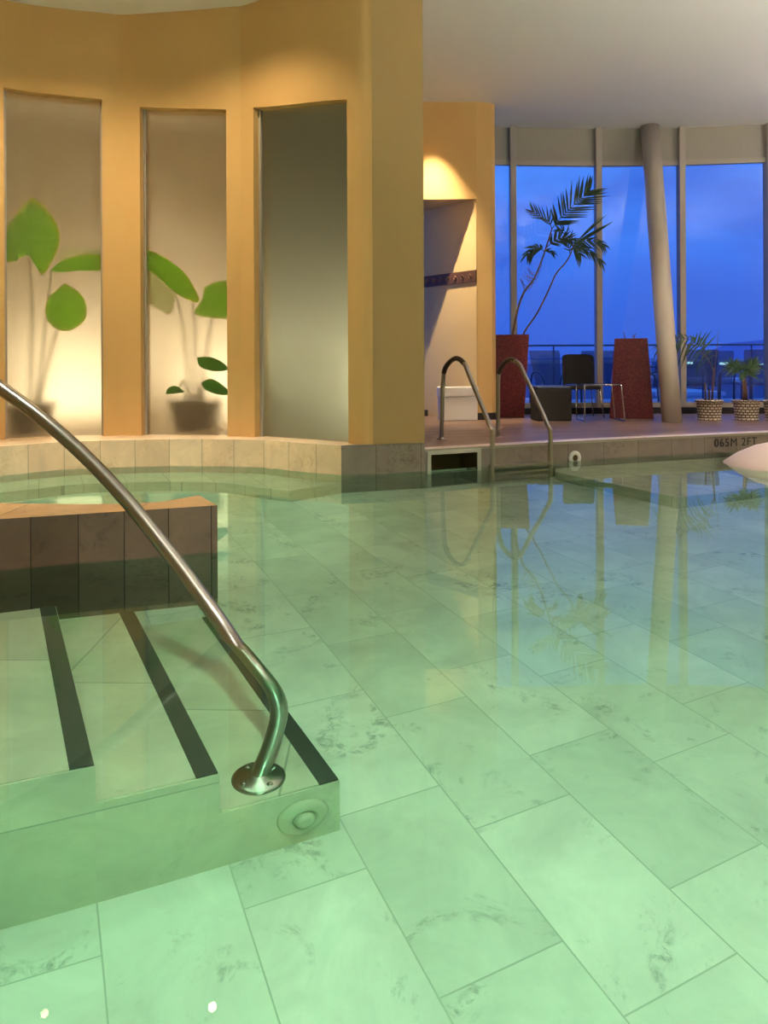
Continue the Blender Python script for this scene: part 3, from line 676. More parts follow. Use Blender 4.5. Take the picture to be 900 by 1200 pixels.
s2p = [b2_]+PP([(195, 1130), (270, 1020), (340, 880), (390, 770), (445, 705), (480, 650), (500, 590)])
bm = BM(); tube(bm, crom(s2p, 6), 0.013, 8, True, 0, 0.008); mk('stem', bm, M['bark'], pal)
frond(pal, PP([(365, 480), (400, 435), (480, 350), (560, 280), (610, 235)]), 0.34, 0.030, M['frond'], 17, 58, 0.0)
frond(pal, PP([(365, 480), (340, 430), (290, 400), (235, 365)]), 0.17, 0.022, M['frond'], 9, 50, -0.03)
frond(pal, PP([(315, 625), (280, 600), (240, 610), (205, 650)]), 0.15, 0.028, M['frond'], 10, 62, 0.07)
frond(pal, PP([(315, 625), (345, 620), (375, 640)]), 0.10, 0.018, M['frond'], 5, 40, 0.03)
frond(pal, PP([(330, 600), (370, 565), (420, 540), (470, 545), (520, 580)]), 0.17, 0.024, M['frond'], 14, 60, 0.0)
frond(pal, PP([(495, 610), (520, 570), (560, 560), (640, 560), (700, 590)]), 0.15, 0.026, M['frond'], 13, 50, 0.06)
frond(pal, PP([(495, 610), (540, 600), (590, 620), (690, 700)]), 0.16, 0.028, M['frond'], 10, 40, 0.05)
frond(pal, PP([(495, 610), (520, 620), (550, 650)]), 0.13, 0.022, M['frond'], 8, 60, 0.08)
frond(pal, PP([(480, 640), (470, 590), (440, 560)]), 0.13, 0.02, M['frond'], 6, 50, 0.02)
frond(pal, PP([(500, 590), (450, 500), (400, 480)]), 0.12, 0.018, M['frond'], 7, 60, 0.0)
bm = BM()
q = PP([(540, 560), (650, 480), (760, 432), (600, 470), (720, 385), (540, 545)])
blade(bm, q[0], q[2], 0.05, Vector((0, -1, 0.1)), 0.0, 8); blade(bm, q[5], q[4], 0.03, Vector((0, -1, 0.1)), 0, 8); blade(bm, q[5], PP([(680, 400)])[0], 0.02, Vector((0, -1, 0.1)), 0, 8)
mk('frond', bm, M['frond'], pal)
bm = BM()
for k in range(18):
    a = crom(s1p, 6)[int(18+k*0.5)]; an = random.uniform(0.6, 2.8)
    tube(bm, [a, a+Vector((cos(an)*0.10, 0, sin(an)*0.05)), a+Vector((cos(an)*0.15, 0.02, 0.03+sin(an)*0.12))], 0.003, 5)
mk('root_tuft', bm, M['bark'], pal)

YP2 = 9.98; pc2 = Vector((P(740, 440, YP2).x+0.08, YP2+0.26))
t = thing('tall_planter', (pc2.x, pc2.y, DECK), 'tall dark red planter widening downwards between chair and leaning column', 'planter')
zt2 = P(738, 396.5, pc2.y-0.2).z
bm = BM(); sqfr(bm, pc2, -0.31, 0.55, 0.41, zt2-DECK, DECK, 0.03); bevel(bm, 0.004); mk('planter_body', bm, M['red_dark'], t)
bm = BM(); box(bm, pc2.x-0.16, pc2.x+0.16, pc2.y-0.16, pc2.y+0.16, zt2-0.058, zt2-0.045); mk('soil', bm, M['soil'], t)
sp = thing('young_sprout', (pc2.x, pc2.y, zt2-0.05), 'few short sprouts poking out of the wider-based red planter', 'plant')
for dx, hh, ln in ((-0.07, 0.12, -0.03), (0.02, 0.10, 0.04), (0.05, 0.09, -0.03)):
    bm = BM(); tube(bm, [(pc2.x+dx, pc2.y, zt2-0.05), (pc2.x+dx+ln*0.5, pc2.y, zt2+0.02), (pc2.x+dx+ln, pc2.y, zt2+hh-0.03)], 0.009, 6, True, 0, 0.004); mk('shoot', bm, M['bark'], sp)

# woven pots with small palms
def pot(c, rt, rb, h, label, grp='white woven palm pots'):
    t = thing('woven_pot', tuple(c), label, 'pot', grp)
    bm = BM(); lathe(bm, [(0, 0), (rb, 0), (rb+0.004, 0.02), (rt-0.012, h-0.035), (rt-0.012, h-0.03), (rt-0.02, h-0.05), (0, h-0.05)], c, 36); mk('pot_body', bm, M['weave'], t)
    bm = BM(); lathe(bm, [(rt-0.014, h-0.032), (rt+0.004, h-0.028), (rt+0.006, h-0.008), (rt-0.006, h), (rt-0.022, h-0.008), (rt-0.024, h-0.045)], c, 36); mk('rim', bm, M['weave'], t)
    bm = BM(); lathe(bm, [(rb+0.012, 0.0), (rb+0.016, 0.012), (rb+0.002, 0.024), (rb-0.004, 0.02)], c, 36); mk('foot_ring', bm, M['weave'], t)
    bm = BM(); lathe(bm, [(rt-0.022, h-0.05), (rt*0.5, h-0.042), (0, h-0.04)], c, 24); mk('soil', bm, M['soil'], t)
    return t
c1, c2, c3 = G(831.3, 492, DECK), G(874.8, 492, DECK), G(911, 492.5, DECK)
pot(c1, 0.166, 0.13, 0.255, 'white woven pot beside the leaning column'); pot(c2, 0.166, 0.13, 0.25, 'white woven pot holding the short fan-leaved palm'); pot(c3, 0.166, 0.13, 0.25, 'white woven pot cut off by the right edge')
def C3(l, Y): return [P(740+x/5.625, 360+y/5.625, Y) for x, y in l]
Yc = c1.y
pl = thing('potted_palm', (c1.x, c1.y, DECK+0.21), 'small palm with one long frond arching left over the column', 'palm')
for l in ([(490, 625), (487, 560), (484, 500)], [(512, 625), (512, 570), (515, 540)], [(530, 625), (535, 540), (543, 430), (540, 400)]):
    bm = BM(); q = C3(l, Yc); tube(bm, q, 0.014, 8, True, 0, 0.011); mk('stem', bm, M['bark'], pl)
frond(pl, C3([(540, 420), (520, 330), (470, 270), (400, 220), (320, 205), (250, 225), (195, 275)], Yc), 0.24, 0.022, M['frond'], 20, 80, 0.20)
bm = BM()
for a, b in (((465, 280), (560, 185)), ((450, 262), (530, 148)), ((440, 255), (500, 155)), ((430, 245), (460, 155)), ((415, 235), (435, 165)), ((400, 225), (410, 180))):
    qa, qb = C3([a, b], Yc); blade(bm, qa, qb, 0.022, Vector((0, -1, 0.1)), 0)
mk('leaflet_fan', bm, M['frond_light'], pl)
bm = BM(); q = C3([(545, 430), (560, 300), (575, 150)], Yc); tube(bm, q, 0.006, 6, True, 0, 0.002); q = C3([(540, 420), (500, 330), (450, 300)], Yc); tube(bm, q, 0.005, 6); mk('bare_stalk', bm, M['bark'], pl)
pl = thing('potted_palm', (c2.x, c2.y, DECK+0.21), 'short stout palm with dark fan leaves in the middle woven pot', 'palm')
for l in ([(738, 625), (742, 560), (735, 480)], [(760, 625), (757, 560), (748, 470)]):
    bm = BM(); tube(bm, C3(l, c2.y), 0.018, 8, True, 0, 0.012); mk('stem', bm, M['bark'], pl)
rng = random.Random(3)
for (bx_, by_), (cx_, cy_) in (((742, 480), (660, 395)), ((745, 475), (715, 420)), ((748, 475), (770, 410)), ((750, 475), (815, 385)), ((748, 478), (725, 455)), ((750, 478), (775, 440))):
    bm = BM(); a, b = C3([(bx_, by_), (cx_, cy_)], c2.y); b.y += rng.uniform(-.1, .1)
    tube(bm, [a, (a+b)/2+Vector((0, 0, 0.01)), b], 0.004, 5); main = (b-a).normalized()
    for k in range(-5, 6):
        an = radians(k*17); dr = Vector((main.x*cos(an)-main.z*sin(an), rng.uniform(-.3, .3), main.x*sin(an)+main.z*cos(an)))
        blade(bm, b, b+dr*rng.uniform(.14, .19), 0.024, Vector((0, -1, 0.1)), 0.02)
    mk('fan_leaf', bm, M['frond_light'], pl)
pl = thing('potted_palm', (c3.x, c3.y, DECK+0.21), 'palm stem at the right edge of the picture', 'palm')
bm = BM(); tube(bm, [(c3.x-0.03, c3.y, DECK+0.2), (c3.x-0.02, c3.y, DECK+0.5)], 0.015, 8); mk('stem', bm, M['bark'], pl)
frond(pl, [(c3.x-0.02, c3.y, DECK+0.48), (c3.x+0.02, c3.y, DECK+0.65), (c3.x+0.15, c3.y, DECK+0.78)], 0.16, 0.02, M['frond_light'], 10, 50, 0.04)

# plants behind frosted glass
def wallpt(px, py, d):
    """point on the glass line pushed d behind the wall front"""
    a, b = ray(px, py); best = None
    for i in range(len(curve)-1):
        p, q = offs(i, d), offs(i+1, d); u = q-p; den = a*u.y-u.x
        if abs(den) < 1e-9: continue
        tt = (p.x-a*p.y)/den
        if -0.001 <= tt <= 1.001:
            w = p+u*tt
            if best is None or w.y > 0: best = Vector((w.x, w.y, H-b*w.y)); 
            if w.y > 5: return best
    return best
def leaf(parent, outline, hub, d, m, wob=0.01):
    """leaf blade: outline px loop, hub px where the stalk joins"""
    bm = BM(); uvl = bm.loops.layers.uv.active
    n = len(outline); ol = crom([Vector((x, y)) for x, y in outline]+[Vector(outline[0])], 4)[:-1]; n = len(ol)
    rings = []
    hb = Vector(hub)
    for r in (0.25, 0.5, 0.75, 0.9, 1.0):
        rings.append([(hb+(p-hb)*r) for p in ol])
    c = bm.verts.new(wallpt(hub[0], hub[1], d+wob)); vr = []
    for j, rg in enumerate(rings):
        f = (0.25, 0.5, 0.75, 0.9, 1.0)[j]
        vr.append([bm.verts.new(wallpt(p.x, p.y, d+wob*(1-f)+0.004*sin(k*1.7)*f)) for k, p in enumerate(rg)])
    def addf(vs, us):
        fc = bm.faces.new(vs); fc.smooth = True
        for l, u in zip(fc.loops, us): l[uvl].uv = u
    for k in range(n):
        addf([c, vr[0][k], vr[0][(k+1) % n]], [(k/n*8, 0), (k/n*8, .25), ((k+1)/n*8, .25)])
        for j in range(4):
            f0, f1 = (0.25, 0.5, 0.75, 0.9, 1.0)[j:j+2]
            addf([vr[j][k], vr[j+1][k], vr[j+1][(k+1) % n], vr[j][(k+1) % n]], [(k/n*8, f0), (k/n*8, f1), ((k+1)/n*8, f1), ((k+1)/n*8, f0)])
    return mk('leaf', bm, m, parent)
def stalk(parent, pots, tops, d0, d1):
    a = Vector(pots); b = wallpt(*tops, d1); mid = (a+b)/2+Vector((0, 0.05, 0.15)); bm = BM(); tube(bm, crom([a, mid, b], 8), 0.018, 8, True, 0, 0.007); mk('stalk', bm, M['stemgreen'], parent)
def plantpot(c, rt, rb, h, label):
    t = thing('plant_pot', tuple(c), label, 'pot'); bm = BM(); lathe(bm, [(0, 0), (rb, 0), (rt, h-0.05), (rt+0.015, h-0.05), (rt+0.015, h), (rt-0.01, h), (rt-0.02, h-0.05), (0, h-0.05)], c, 32); mk('pot_body', bm, M['potdark'], t)
    bm = BM(); lathe(bm, [(rt-0.02, h-0.048), (0, h-0.035)], c, 24); mk('soil', bm, M['soil'], t)
GD = 0.1095
g1 = wallpt(36, 505, 0.62); g2 = wallpt(230, 505, 0.62)
g1.z = LIP; g2.z = LIP
plantpot(g1, 0.22, 0.17, 0.30, 'dark pot blurred behind the far left frosted window'); plantpot(g2, 0.27, 0.20, 0.32, 'wide dark pot blurred behind the middle frosted window')
e1 = thing('elephant_ear_plant', (g1.x, g1.y, LIP+0.26), 'large-leaved green plant pressed against the far left frosted window', 'plant')
leaf(e1, [(37, 231), (55, 245), (69, 268), (69, 290), (60, 308), (50, 322), (42, 312), (32, 299), (18, 306), (5, 305), (5, 285), (8, 268), (20, 250)], (34, 292), GD+0.002, M['leaf'], 0.012)
leaf(e1, [(58, 318), (72, 306), (95, 299), (119, 300), (119, 316), (95, 317), (75, 319)], (62, 317), GD+0.002, M['leaf'])
leaf(e1, [(72, 296), (90, 291), (119, 292), (119, 300), (95, 301), (70, 308)], (95, 297), GD+0.05, M['leaf_pale'])
leaf(e1, [(76, 332), (92, 342), (101, 356), (99, 376), (80, 388), (62, 383), (53, 366), (58, 348)], (75, 357), GD+0.022, M['leaf'])
stalk(e1, (g1.x, g1.y, LIP+0.26), (34, 296), 0.4, GD+0.05); stalk(e1, (g1.x+0.06, g1.y, LIP+0.26), (60, 318), 0.4, GD+0.06); stalk(e1, (g1.x+0.08, g1.y, LIP+0.26), (76, 360), 0.4, GD+0.05)
e2 = thing('elephant_ear_plant', (g2.x, g2.y, LIP+0.28), 'plant with a long slanting leaf behind the middle frosted window', 'plant')
leaf(e2, [(168, 291), (182, 296), (200, 306), (220, 324), (234, 352), (222, 352), (204, 342), (186, 326), (170, 312)], (186, 311), GD+0.002, M['leaf'])
leaf(e2, [(172, 316), (190, 330), (205, 345), (200, 368), (185, 362), (171, 350)], (188, 340), GD+0.10, M['leaf_pale'])
leaf(e2, [(240, 336), (255, 330), (270, 333), (270, 370), (252, 373), (228, 368), (236, 352)], (255, 350), GD+0.06, M['leaf'])
leaf(e2, [(231, 419), (245, 418), (260, 424), (267, 433), (250, 435), (234, 429)], (236, 424), GD+0.002, M['leaf_dark'])
leaf(e2, [(236, 448), (248, 444), (262, 452), (270, 462), (254, 462), (240, 456)], (246, 452), GD+0.002, M['leaf_dark'])
leaf(e2, [(194, 462), (197, 455), (206, 452), (216, 459), (206, 461)], (206, 457), GD+0.002, M['leaf_dark'])
stalk(e2, (g2.x, g2.y, LIP+0.28), (225, 345), 0.4, GD+0.05); stalk(e2, (g2.x-0.05, g2.y, LIP+0.28), (205, 340), 0.4, GD+0.06)
stalk(e2, (g2.x+0.04, g2.y, LIP+0.28), (252, 360), 0.4, GD+0.07); stalk(e2, (g2.x+0.02, g2.y, LIP+0.28), (245, 430), 0.4, GD+0.03); stalk(e2, (g2.x+0.05, g2.y, LIP+0.28), (250, 454), 0.4, GD+0.03); stalk(e2, (g2.x-0.08, g2.y, LIP+0.28), (208, 458), 0.4, GD+0.02)

# ---------------------------------------------------------------- furniture on the deck
def C5(x, y, Y): return P(570+x/4.737, 360+y/4.737, Y)
# wicker ottoman
a = G(628.5, 491, DECK); Yo = 9.60
ox0, ox1 = P(628.5, 480, Yo).x, P(670.5, 480, Yo).x; zo = P(650, 456, Yo).z
bm = BM(); box(bm, ox0, ox1, Yo, Yo+0.40, DECK+0.0, zo); bevel(bm, 0.02)
t = thing('wicker_ottoman', ((ox0+ox1)/2, Yo+0.2, DECK), 'low square black wicker stool beside the tall red planter', 'stool')
mk('wicker_body', bm, M['wicker'], t)
bm = BM(); box(bm, ox0+0.01, ox1-0.01, Yo+0.01, Yo+0.39, zo+0.001, zo+0.035); bevel(bm, 0.014); mk('cushion', bm, mat('dark_blue_pad', (0.06, 0.07, 0.12), 0.35), t)
# wicker chair
Yc_ = 10.05
cx0, cx1 = C5(456, 0, Yc_).x, C5(636, 0, Yc_).x; cxm = (cx0+cx1)/2
zs, zb0, zb1 = C5(0, 440, Yc_).z, C5(0, 425, Yc_).z, C5(0, 262, Yc_).z
t = thing('wicker_chair', (cxm, Yc_, DECK), 'black wicker chair with rounded back and thin chrome legs', 'chair')
bm = BM(); n = 14; hw = (cx1-cx0)/2; rows = []
for k in range(n+1):
    u = -1+2*k/n; y = Yc_+0.42-0.10*u*u; rr = []
    for d in (0, 0.035):
        for z in (zb0-0.02, zb0+0.1, zb1-0.06, zb1-0.015, zb1-0.0):
            shr = 1.0 if z < zb1-0.03 else (0.985 if z < zb1-0.005 else 0.93)
            rr.append(bm.verts.new((cxm+u*hw*shr, y+d+(z-zb0)*0.12, z-0.02*abs(u)**6)))
    rows.append(rr)
for a_1, b_1 in zip(rows, rows[1:]):
    for j in range(4):
        bm.faces.new([a_1[j], b_1[j], b_1[j+1], a_1[j+1]]); bm.faces.new([a_1[5+j+1], b_1[5+j+1], b_1[5+j], a_1[5+j]])
    bm.faces.new([a_1[4], b_1[4], b_1[9], a_1[9]]); bm.faces.new([a_1[5], b_1[5], b_1[0], a_1[0]])
for r_ in (rows[0], rows[-1]):
    for j in range(4): bm.faces.new([r_[j], r_[j+1], r_[5+j+1], r_[5+j]])
bmesh.ops.recalc_face_normals(bm, faces=bm.faces); mk('backrest', bm, M['wicker'], t)
bm = BM(); box(bm, cx0+0.0, cx1-0.0, Yc_, Yc_+0.44, zs-0.05, zs+0.0); bevel(bm, 0.015); mk('seat', bm, M['wicker'], t)
for xx, yy, dx in ((cx0+0.02, Yc_+0.02, -0.10), (cx1-0.02, Yc_+0.02, 0.06), (cx0+0.03, Yc_+0.40, -0.03), (cx1-0.03, Yc_+0.40, 0.03)):
    bm = BM(); tube(bm, [(xx, yy, zs-0.03), (xx+dx, yy, DECK+0.003)], 0.008, 8); mk('leg', bm, M['chrome'], t)
# wire side table
Yt = 9.48
t = thing('side_table', tuple(P(707, 493, Yt)), 'small low side table on thin chrome wire legs before the wicker chair', 'table')
zt = P(707, 451, Yt).z; tx0, tx1 = P(685, 451, Yt).x, P(728, 451, Yt).x
bm = BM(); box(bm, tx0-0.0, tx1+0.0, Yt, Yt+0.40, zt-0.010, zt+0.004); bevel(bm, 0.003); mk('table_top', bm, M['wicker'], t)
bm = BM()
for (xa, xb) in ((tx0, tx0+0.0), (tx1, tx1+0.04)):
    tube(bm, crom([(xa, Yt, zt), (xb, Yt+0.0, DECK+0.02), (xb, Yt+0.03, DECK+0.008), (xb, Yt+0.37, DECK+0.008), (xb, Yt+0.40, DECK+0.02), (xa, Yt+0.40, zt)], 6), 0.007, 8)
tube(bm, [(tx0, Yt, zt), (tx1, Yt, zt)], 0.007, 8); mk('wire_frame', bm, M['chrome'], t)

# ---------------------------------------------------------------- terrace outside
TZ = 0.10
bm = BM(); prism(bm, [(-3, 11.2), (14, 11.2), (14, 16.5), (-3, 16.5)], TZ-0.3, TZ); struct('floor_terrace', bm, M['floor_out'], 'paved terrace outside the windows', 'floor')
t = thing('terrace_railing', (5, 16.3, TZ), 'thin dark railing at the far side of the terrace', 'railing')
bm = BM(); tube(bm, [(-3, 16.3, TZ+1.15), (14, 16.3, TZ+1.15)], 0.02, 8); mk('top_rail', bm, M['steel_blue'], t)
for k in range(12):
    bm = BM(); tube(bm, [(-2+k*1.4, 16.3, TZ), (-2+k*1.4, 16.3, TZ+1.15)], 0.018, 6); mk('post', bm, M['steel_blue'], t)
def patio_chair():
    r = thing('patio_chair', (0, 0, 0), '', 'chair', 'blue mesh chairs on the terrace')
    for s_ in (-1, 1):
        bm = BM(); tube(bm, crom([(s_*.27, -.25, 0), (s_*.28, -.24, .35), (s_*.29, -.16, .58), (s_*.29, 0.05, .66), (s_*.28, .2, .60), (s_*.27, .27, .40), (s_*.27, .30, 0)], 6), 0.016, 8); mk('arm_loop', bm, M['dark_tube'], r)
    bm = BM(); 
    for k in range(8):
        u0, u1 = -1+k/4, -1+(k+1)/4
        for (y0, z0, h0_), (y1, z1_, h1_) in zip([(.20, .42, .22), (.26, .7, .25), (.32, .95, .28)], [(.26, .7, .25), (.32, .95, .28), (.34, 1.0, .27)]):
            face(bm, [(u0*h0_, y0-.04*abs(u0), z0), (u1*h0_, y0-.04*abs(u1), z0), (u1*h1_, y1-.04*abs(u1), z1_), (u0*h1_, y1-.04*abs(u0), z1_)])
    weld(bm); bmesh.ops.solidify(bm, geom=list(bm.faces), thickness=0.015); mk('backrest', bm, M['blue_mesh'], r)
    bm = BM(); box(bm, -.25, .25, -.24, .24, .40, .43); bevel(bm, .008); mk('seat', bm, M['blue_mesh'], r)
    return r
spots = [(649, 12.4, 0.3, 'blue mesh chair outside, seen between the tall red planter and wicker chair'),
         (762, 12.6, -2.4, 'terrace chair just outside behind the leaning column'),
         (822, 12.8, 2.7, 'terrace chair outside behind the small arching palm'),
         (846, 14.1, -0.2, 'terrace chair outside between the two small potted palms'),
         (886, 13.0, 3.0, 'terrace chair outside behind the short fan-leaved palm'),
         (700, 13.6, 2.9, 'terrace chair outside behind the wicker chair, partly hidden'),]
pc0 = patio_chair(); kids = list(pc0.children)
for k, (px, Y, rz, lb) in enumerate(spots):
    if k == 0: r = pc0
    else:
        r = pc0.copy(); col.objects.link(r)
        for ch in kids:
            c = ch.copy(); col.objects.link(c); c.parent = r
    r['label'] = lb; r.location = (P(px, 480, Y).x, Y, TZ); r.rotation_euler = (0, 0, rz)
for px, Y, lb in ((790, 13.6, 'dark round terrace table outside behind the leaning column'), (880, 15.2, 'dark round terrace table outside behind the fan-leaved palm')):
    x = P(px, 480, Y).x; t = thing('patio_table', (x, Y, TZ), lb, 'table', 'round tables on the terrace')
    bm = BM(); lathe(bm, [(0, .70), (.46, .70), (.47, .715), (.46, .73), (0, .73)], (x, Y, TZ), 32); mk('table_top', bm, M['dark_tube'], t)
    bm = BM(); lathe(bm, [(.25, 0), (.25, .02), (.04, .05), (.035, .70)], (x, Y, TZ), 20); mk('pedestal', bm, M['dark_tube'], t)

# distant town and hills
M['town_ground'] = mat('dusk_ground', (0.14, 0.19, 0.32), 0.9, noise=0.3, nscale=0.05)
bm = BM(); face(bm, [(-400, 17, -9), (900, 17, -9), (900, 900, -9), (-400, 900, -9)]); struct('ground_town', bm, M['town_ground'], 'dusky ground of the town below the terrace', 'ground')
bm = BM(); rng = random.Random(5); pr_ = None
xs = [(-300+i*30) for i in range(41)]
hs = [max(2, 9+9*sin(i*0.55+2.2)+5*sin(i*1.7)+rng.uniform(-1.5, 1.5)) for i in range(41)]
for i in range(40):
    face(bm, [(xs[i], 600, -9), (xs[i+1], 600, -9), (xs[i+1], 600, hs[i+1]*0.9), (xs[i], 600, hs[i]*0.9)])
    face(bm, [(xs[i], 600, hs[i]*.9), (xs[i+1], 600, hs[i+1]*.9), (xs[i+1], 700, -9), (xs[i], 700, -9)])
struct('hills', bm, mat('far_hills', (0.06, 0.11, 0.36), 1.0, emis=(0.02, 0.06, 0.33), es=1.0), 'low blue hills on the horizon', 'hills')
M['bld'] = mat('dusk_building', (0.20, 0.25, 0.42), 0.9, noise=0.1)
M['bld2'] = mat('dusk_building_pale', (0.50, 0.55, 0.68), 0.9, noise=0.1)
M['lampw'] = mat('lit_windows', (0.1, 0.1, 0.1), 0.9, emis=(1.0, 0.85, 0.6), es=5.0)
M['neon'] = mat('cyan_roof_light', (0.1, 0.1, 0.1), 0.9, emis=(0.5, 1.0, 1.0), es=3.0)
blds = [(640, 60, 6, 5.5, 'bld2'), (625, 90, 7, 7, 'bld'), (676, 70, 9, 9.6, 'bld'), (700, 110, 12, 8.5, 'bld'), (655, 120, 10, 8.6, 'bld2'), (745, 80, 8, 8.0, 'bld'), (808, 70, 6, 6.6, 'bld2'), (838, 95, 10, 9.6, 'bld'), (872, 75, 6, 7.6, 'bld'), (905, 135, 12, 8.8, 'bld2'), (775, 120, 12, 9.0, 'bld'), (612, 48, 4, 6.8, 'bld')]
for k, (px, Y, w, h, mm_) in enumerate(blds):
    x = P(px, 425, Y).x; t = thing('distant_building', (x, Y, -9), ['pale low flat-roofed', 'dark blocky', 'taller square', 'long dark', 'pale flat', 'squat dark', 'pale low lit', 'broad dark', 'low square', 'pale long', 'wide dark', 'narrow dark'][k]+' distant town building '+['right of the tall palm planter', 'behind the mesh chair', 'above the wicker chair', 'behind the window mullion', 'far behind the mesh chair', 'behind the wider-based red planter', 'just right of the leaning column', 'behind the arching palm', 'behind the fan-leaved palm', 'at the right edge', 'behind the leaning column', 'nearest the tall palm planter'][k], 'building', 'town buildings beyond the terrace')
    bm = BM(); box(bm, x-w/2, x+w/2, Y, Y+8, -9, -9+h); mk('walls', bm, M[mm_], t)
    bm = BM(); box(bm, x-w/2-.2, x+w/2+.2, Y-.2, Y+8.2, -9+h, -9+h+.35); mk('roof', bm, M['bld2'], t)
    if k in (0, 6, 8, 9, 4):
        for j in range(4):
            bm = BM(); xx = x-w/2+w*(0.15+0.22*j); box(bm, xx, xx+w*0.08, Y-.05, Y-.01, -9+h*0.45, -9+h*0.45+0.8); mk('window', bm, M['lampw'], t)
for x0, x1, y, Y in ((793, 812, 425.3, 60), (880, 905, 427.5, 60), (845, 856, 426, 60)):
    a, b = P(x0, y, Y), P(x1, y, Y); bm = BM(); box(bm, a.x, b.x, Y, Y+.3, a.z-.09, a.z+.09); o = mk('roof_light_strip', bm, M['neon']); tag(o, 'thin cyan-white light strip on a far roof %s' % ('by the leaning column' if x0 < 800 else 'near the right edge' if x0 > 870 else 'between the small palms'), 'light strip', 'cyan light strips of the town')

# ---------------------------------------------------------------- camera
cam = bpy.data.cameras.new('camera'); co = bpy.data.objects.new('camera', cam); col.objects.link(co)
cr, sr = cos(RL), sin(RL)
co.matrix_world = Matrix(((cr, sr, 0, 0), (0, 0, -1, 0), (-sr, cr, 0, H), (0, 0, 0, 1)))
cam.sensor_fit = 'VERTICAL'; cam.sensor_height = 24; cam.lens = 24*F/1200; cam.shift_y = -(600-HY)/1200; cam.clip_start = 0.05; cam.clip_end = 3000
sc.camera = co

# ---------------------------------------------------------------- world and lights
w = bpy.data.worlds.new('dusk'); sc.world = w; w.use_nodes = True; nt = w.node_tree; bg = nt.nodes['Background']
tc = nt.nodes.new('ShaderNodeTexCoord'); sx = nt.nodes.new('ShaderNodeSeparateXYZ'); nt.links.new(tc.outputs['Generated'], sx.inputs[0])
skyc = ramp(nt, sx.outputs['Z'], [(0.0, (0.040, 0.125, 0.70)), (0.06, (0.045, 0.15, 0.78)), (0.16, (0.065, 0.24, 0.98)), (0.30, (0.085, 0.32, 1.1))])
mp = nt.nodes.new('ShaderNodeMapping'); mp.inputs['Scale'].default_value = (1, 1, 3.2); nt.links.new(tc.outputs['Generated'], mp.inputs['Vector'])
cl = ramp(nt, noise(nt, mp.outputs[0], 3.2, 5, 0.55, 0.4), [(0.40, 0.0), (0.68, 1.0)])
skyc = mixc(nt, skyc, (0.050, 0.15, 0.74), cl)
nt.links.new(skyc, bg.inputs['Color']); bg.inputs['Strength'].default_value = 1.0

def lamp(kind, name, loc, e, c, size=0.3, tgt=None, spot=60, blend=0.6, sy=None):
    l = bpy.data.lights.new(name, kind); l.energy = e; l.color = c
    if kind == 'AREA':
        l.size = size
        if sy: l.shape = 'RECTANGLE'; l.size_y = sy
    elif kind == 'SPOT': l.spot_size = radians(spot); l.spot_blend = blend; l.shadow_soft_size = size
    else: l.shadow_soft_size = size
    o = bpy.data.objects.new(name, l); col.objects.link(o); o.location = loc
    if tgt: o.rotation_euler = (Vector(tgt)-Vector(loc)).to_track_quat('-Z', 'Y').to_euler()
    return o
WARM = (1.0, 0.76, 0.46); NEU = (1.0, 0.93, 0.85)
# niche downlights
for x, y, e in ((-3.6, 5.6, 0.95), (-2.7, 6.05, 0.95), (-1.4, 6.12, 0.85)):
    lamp('SPOT', 'niche_downlight', (x, y, 4.2), 150*e, WARM, 0.03, (x+0.02, y+0.45, 0.6), 120, 0.9)
o = lamp('SPOT', 'basin_fill_spot', (-1.9, 5.5, 4.2), 700, (1.0, 0.97, 0.85), 0.1, (-2.0, 5.6, 0), 56, 0.7); o.data.cycles.is_caustics_light = True  # spot added to brighten the basin bench and floor
lamp('SPOT', 'alcove_downlight', (0.55, 9.42, 4.2), 800, (1.0, 0.80, 0.50), 0.02, (0.85, 10.05, 1.2), 50, 1.0)
lamp('SPOT', 'deck_downlight', (2.6, 8.4, 4.2), 90, (1.0, 0.75, 0.55), 0.08, (2.8, 8.8, 0), 95, 0.8)
lamp('SPOT', 'deck_downlight', (5.0, 8.6, 4.2), 90, (1.0, 0.75, 0.60), 0.08, (4.9, 9.2, 0), 95, 0.8)
# unseen fill lamps added to brighten the ceiling
lamp('AREA', 'ceiling_fill', (4.5, 4.0, 2.3), 190, NEU, 1.0, (4.5, 4.0, 4.27))
lamp('AREA', 'ceiling_fill', (2.0, 0.0, 2.3), 120, NEU, 1.0, (2.0, 0.0, 4.27))
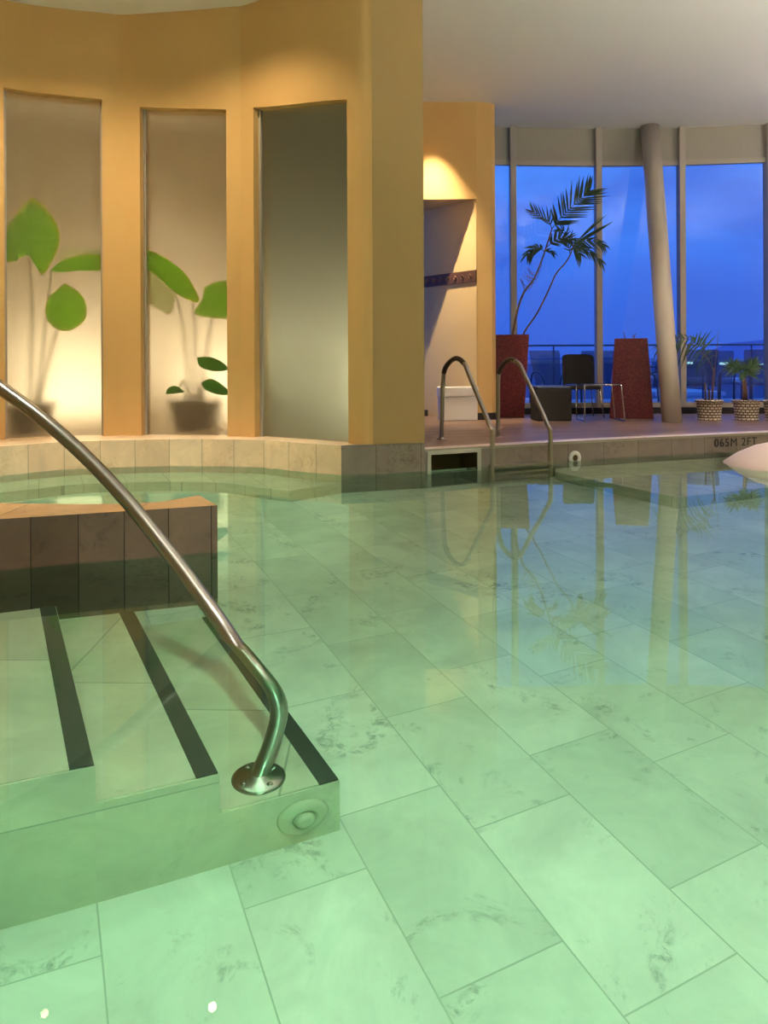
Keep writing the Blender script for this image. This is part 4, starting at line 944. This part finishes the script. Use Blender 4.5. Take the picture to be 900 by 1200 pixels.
# unseen fill spots added over the pool; their light passes down through the water surface
for x, y, e in ((0.5, 0.1, 1700), (3.4, 3.2, 50), (-2.0, 2.4, 220), (1.2, 4.2, 25)):
    o = lamp('SPOT', 'overhead_pool_fill', (x, y, 4.2), e, (1.0, 0.98, 0.86), 0.10, (x, y, 0), 96, 0.95); o.data.cycles.is_caustics_light = True
for o in bpy.data.objects:
    if o.name == 'water': o.cycles.is_caustics_caster = True
    if o.name.split('.')[0] in ('pool_floor', 'step', 'tread_strip', 'rail', 'flange', 'ledge_underwater', 'ledge_niche', 'ledge_niche_bench', 'ring', 'eyeball', 'wall_divider', 'wall_pool_edge', 'ledge_pier'): o.cycles.is_caustics_receiver = True
lamp('AREA', 'ceiling_fill', (7.0, 7.4, 2.6), 110, NEU, 0.8, (7.0, 7.4, 4.27))  # this and the next: more unseen fill added for the ceiling
lamp('AREA', 'ceiling_fill', (5.0, 1.5, 2.6), 60, NEU, 0.8, (5.0, 1.5, 4.27))
# fill lamps added under water, out of view
PG = (0.86, 1.0, 0.84)
lamp('AREA', 'underwater_fill', (0.5, -1.8, -0.3), 40, PG, 0.5, (0.8, 3.0, -1.6))
lamp('AREA', 'underwater_fill', (-4.2, 5.2, -0.2), 60, PG, 0.3, (-1.5, 6.0, -0.8))
# behind the frosted glass
pa = offs((idx['l2']+idx['r1'])//2, 0.5)
lamp('SPOT', 'planter_spot', (pa.x, pa.y, 3.58), 50, (1, 0.90, 0.78), 0.04, (pa.x, pa.y+0.1, 0.2), 90, 0.8)
for fi in (idx['l2']-3, idx['r1']+4):
    pq, pr_2 = offs(fi, 0.92), offs(fi, 1.3); lamp('AREA', 'planter_light', (pq.x, pq.y, 0.75), 18, (1, 0.90, 0.72), 1.0, (pr_2.x, pr_2.y, 1.0))
pb_ = offs((idx['r3']+idx['l3'])//2, 0.8)
pb2 = offs((idx['r3']+idx['l3'])//2, 1.3); pb3 = offs((idx['r3']+idx['l3'])//2, 0.5)
lamp('AREA', 'steam_light', (pb3.x, pb3.y, 0.6), 26, (1.0, 0.86, 0.72), 0.4, (pb2.x, pb2.y, 1.4))

sc.view_settings.view_transform = 'Standard'; sc.view_settings.look = 'None'; sc.view_settings.exposure = 0; sc.view_settings.gamma = 1
c = sc.cycles; c.use_light_tree = False; c.use_denoising = True; c.max_bounces = 10; c.diffuse_bounces = 4; c.glossy_bounces = 4; c.transmission_bounces = 8; c.transparent_max_bounces = 8
c.caustics_refractive = True; c.caustics_reflective = False; c.sample_clamp_indirect = 30.0
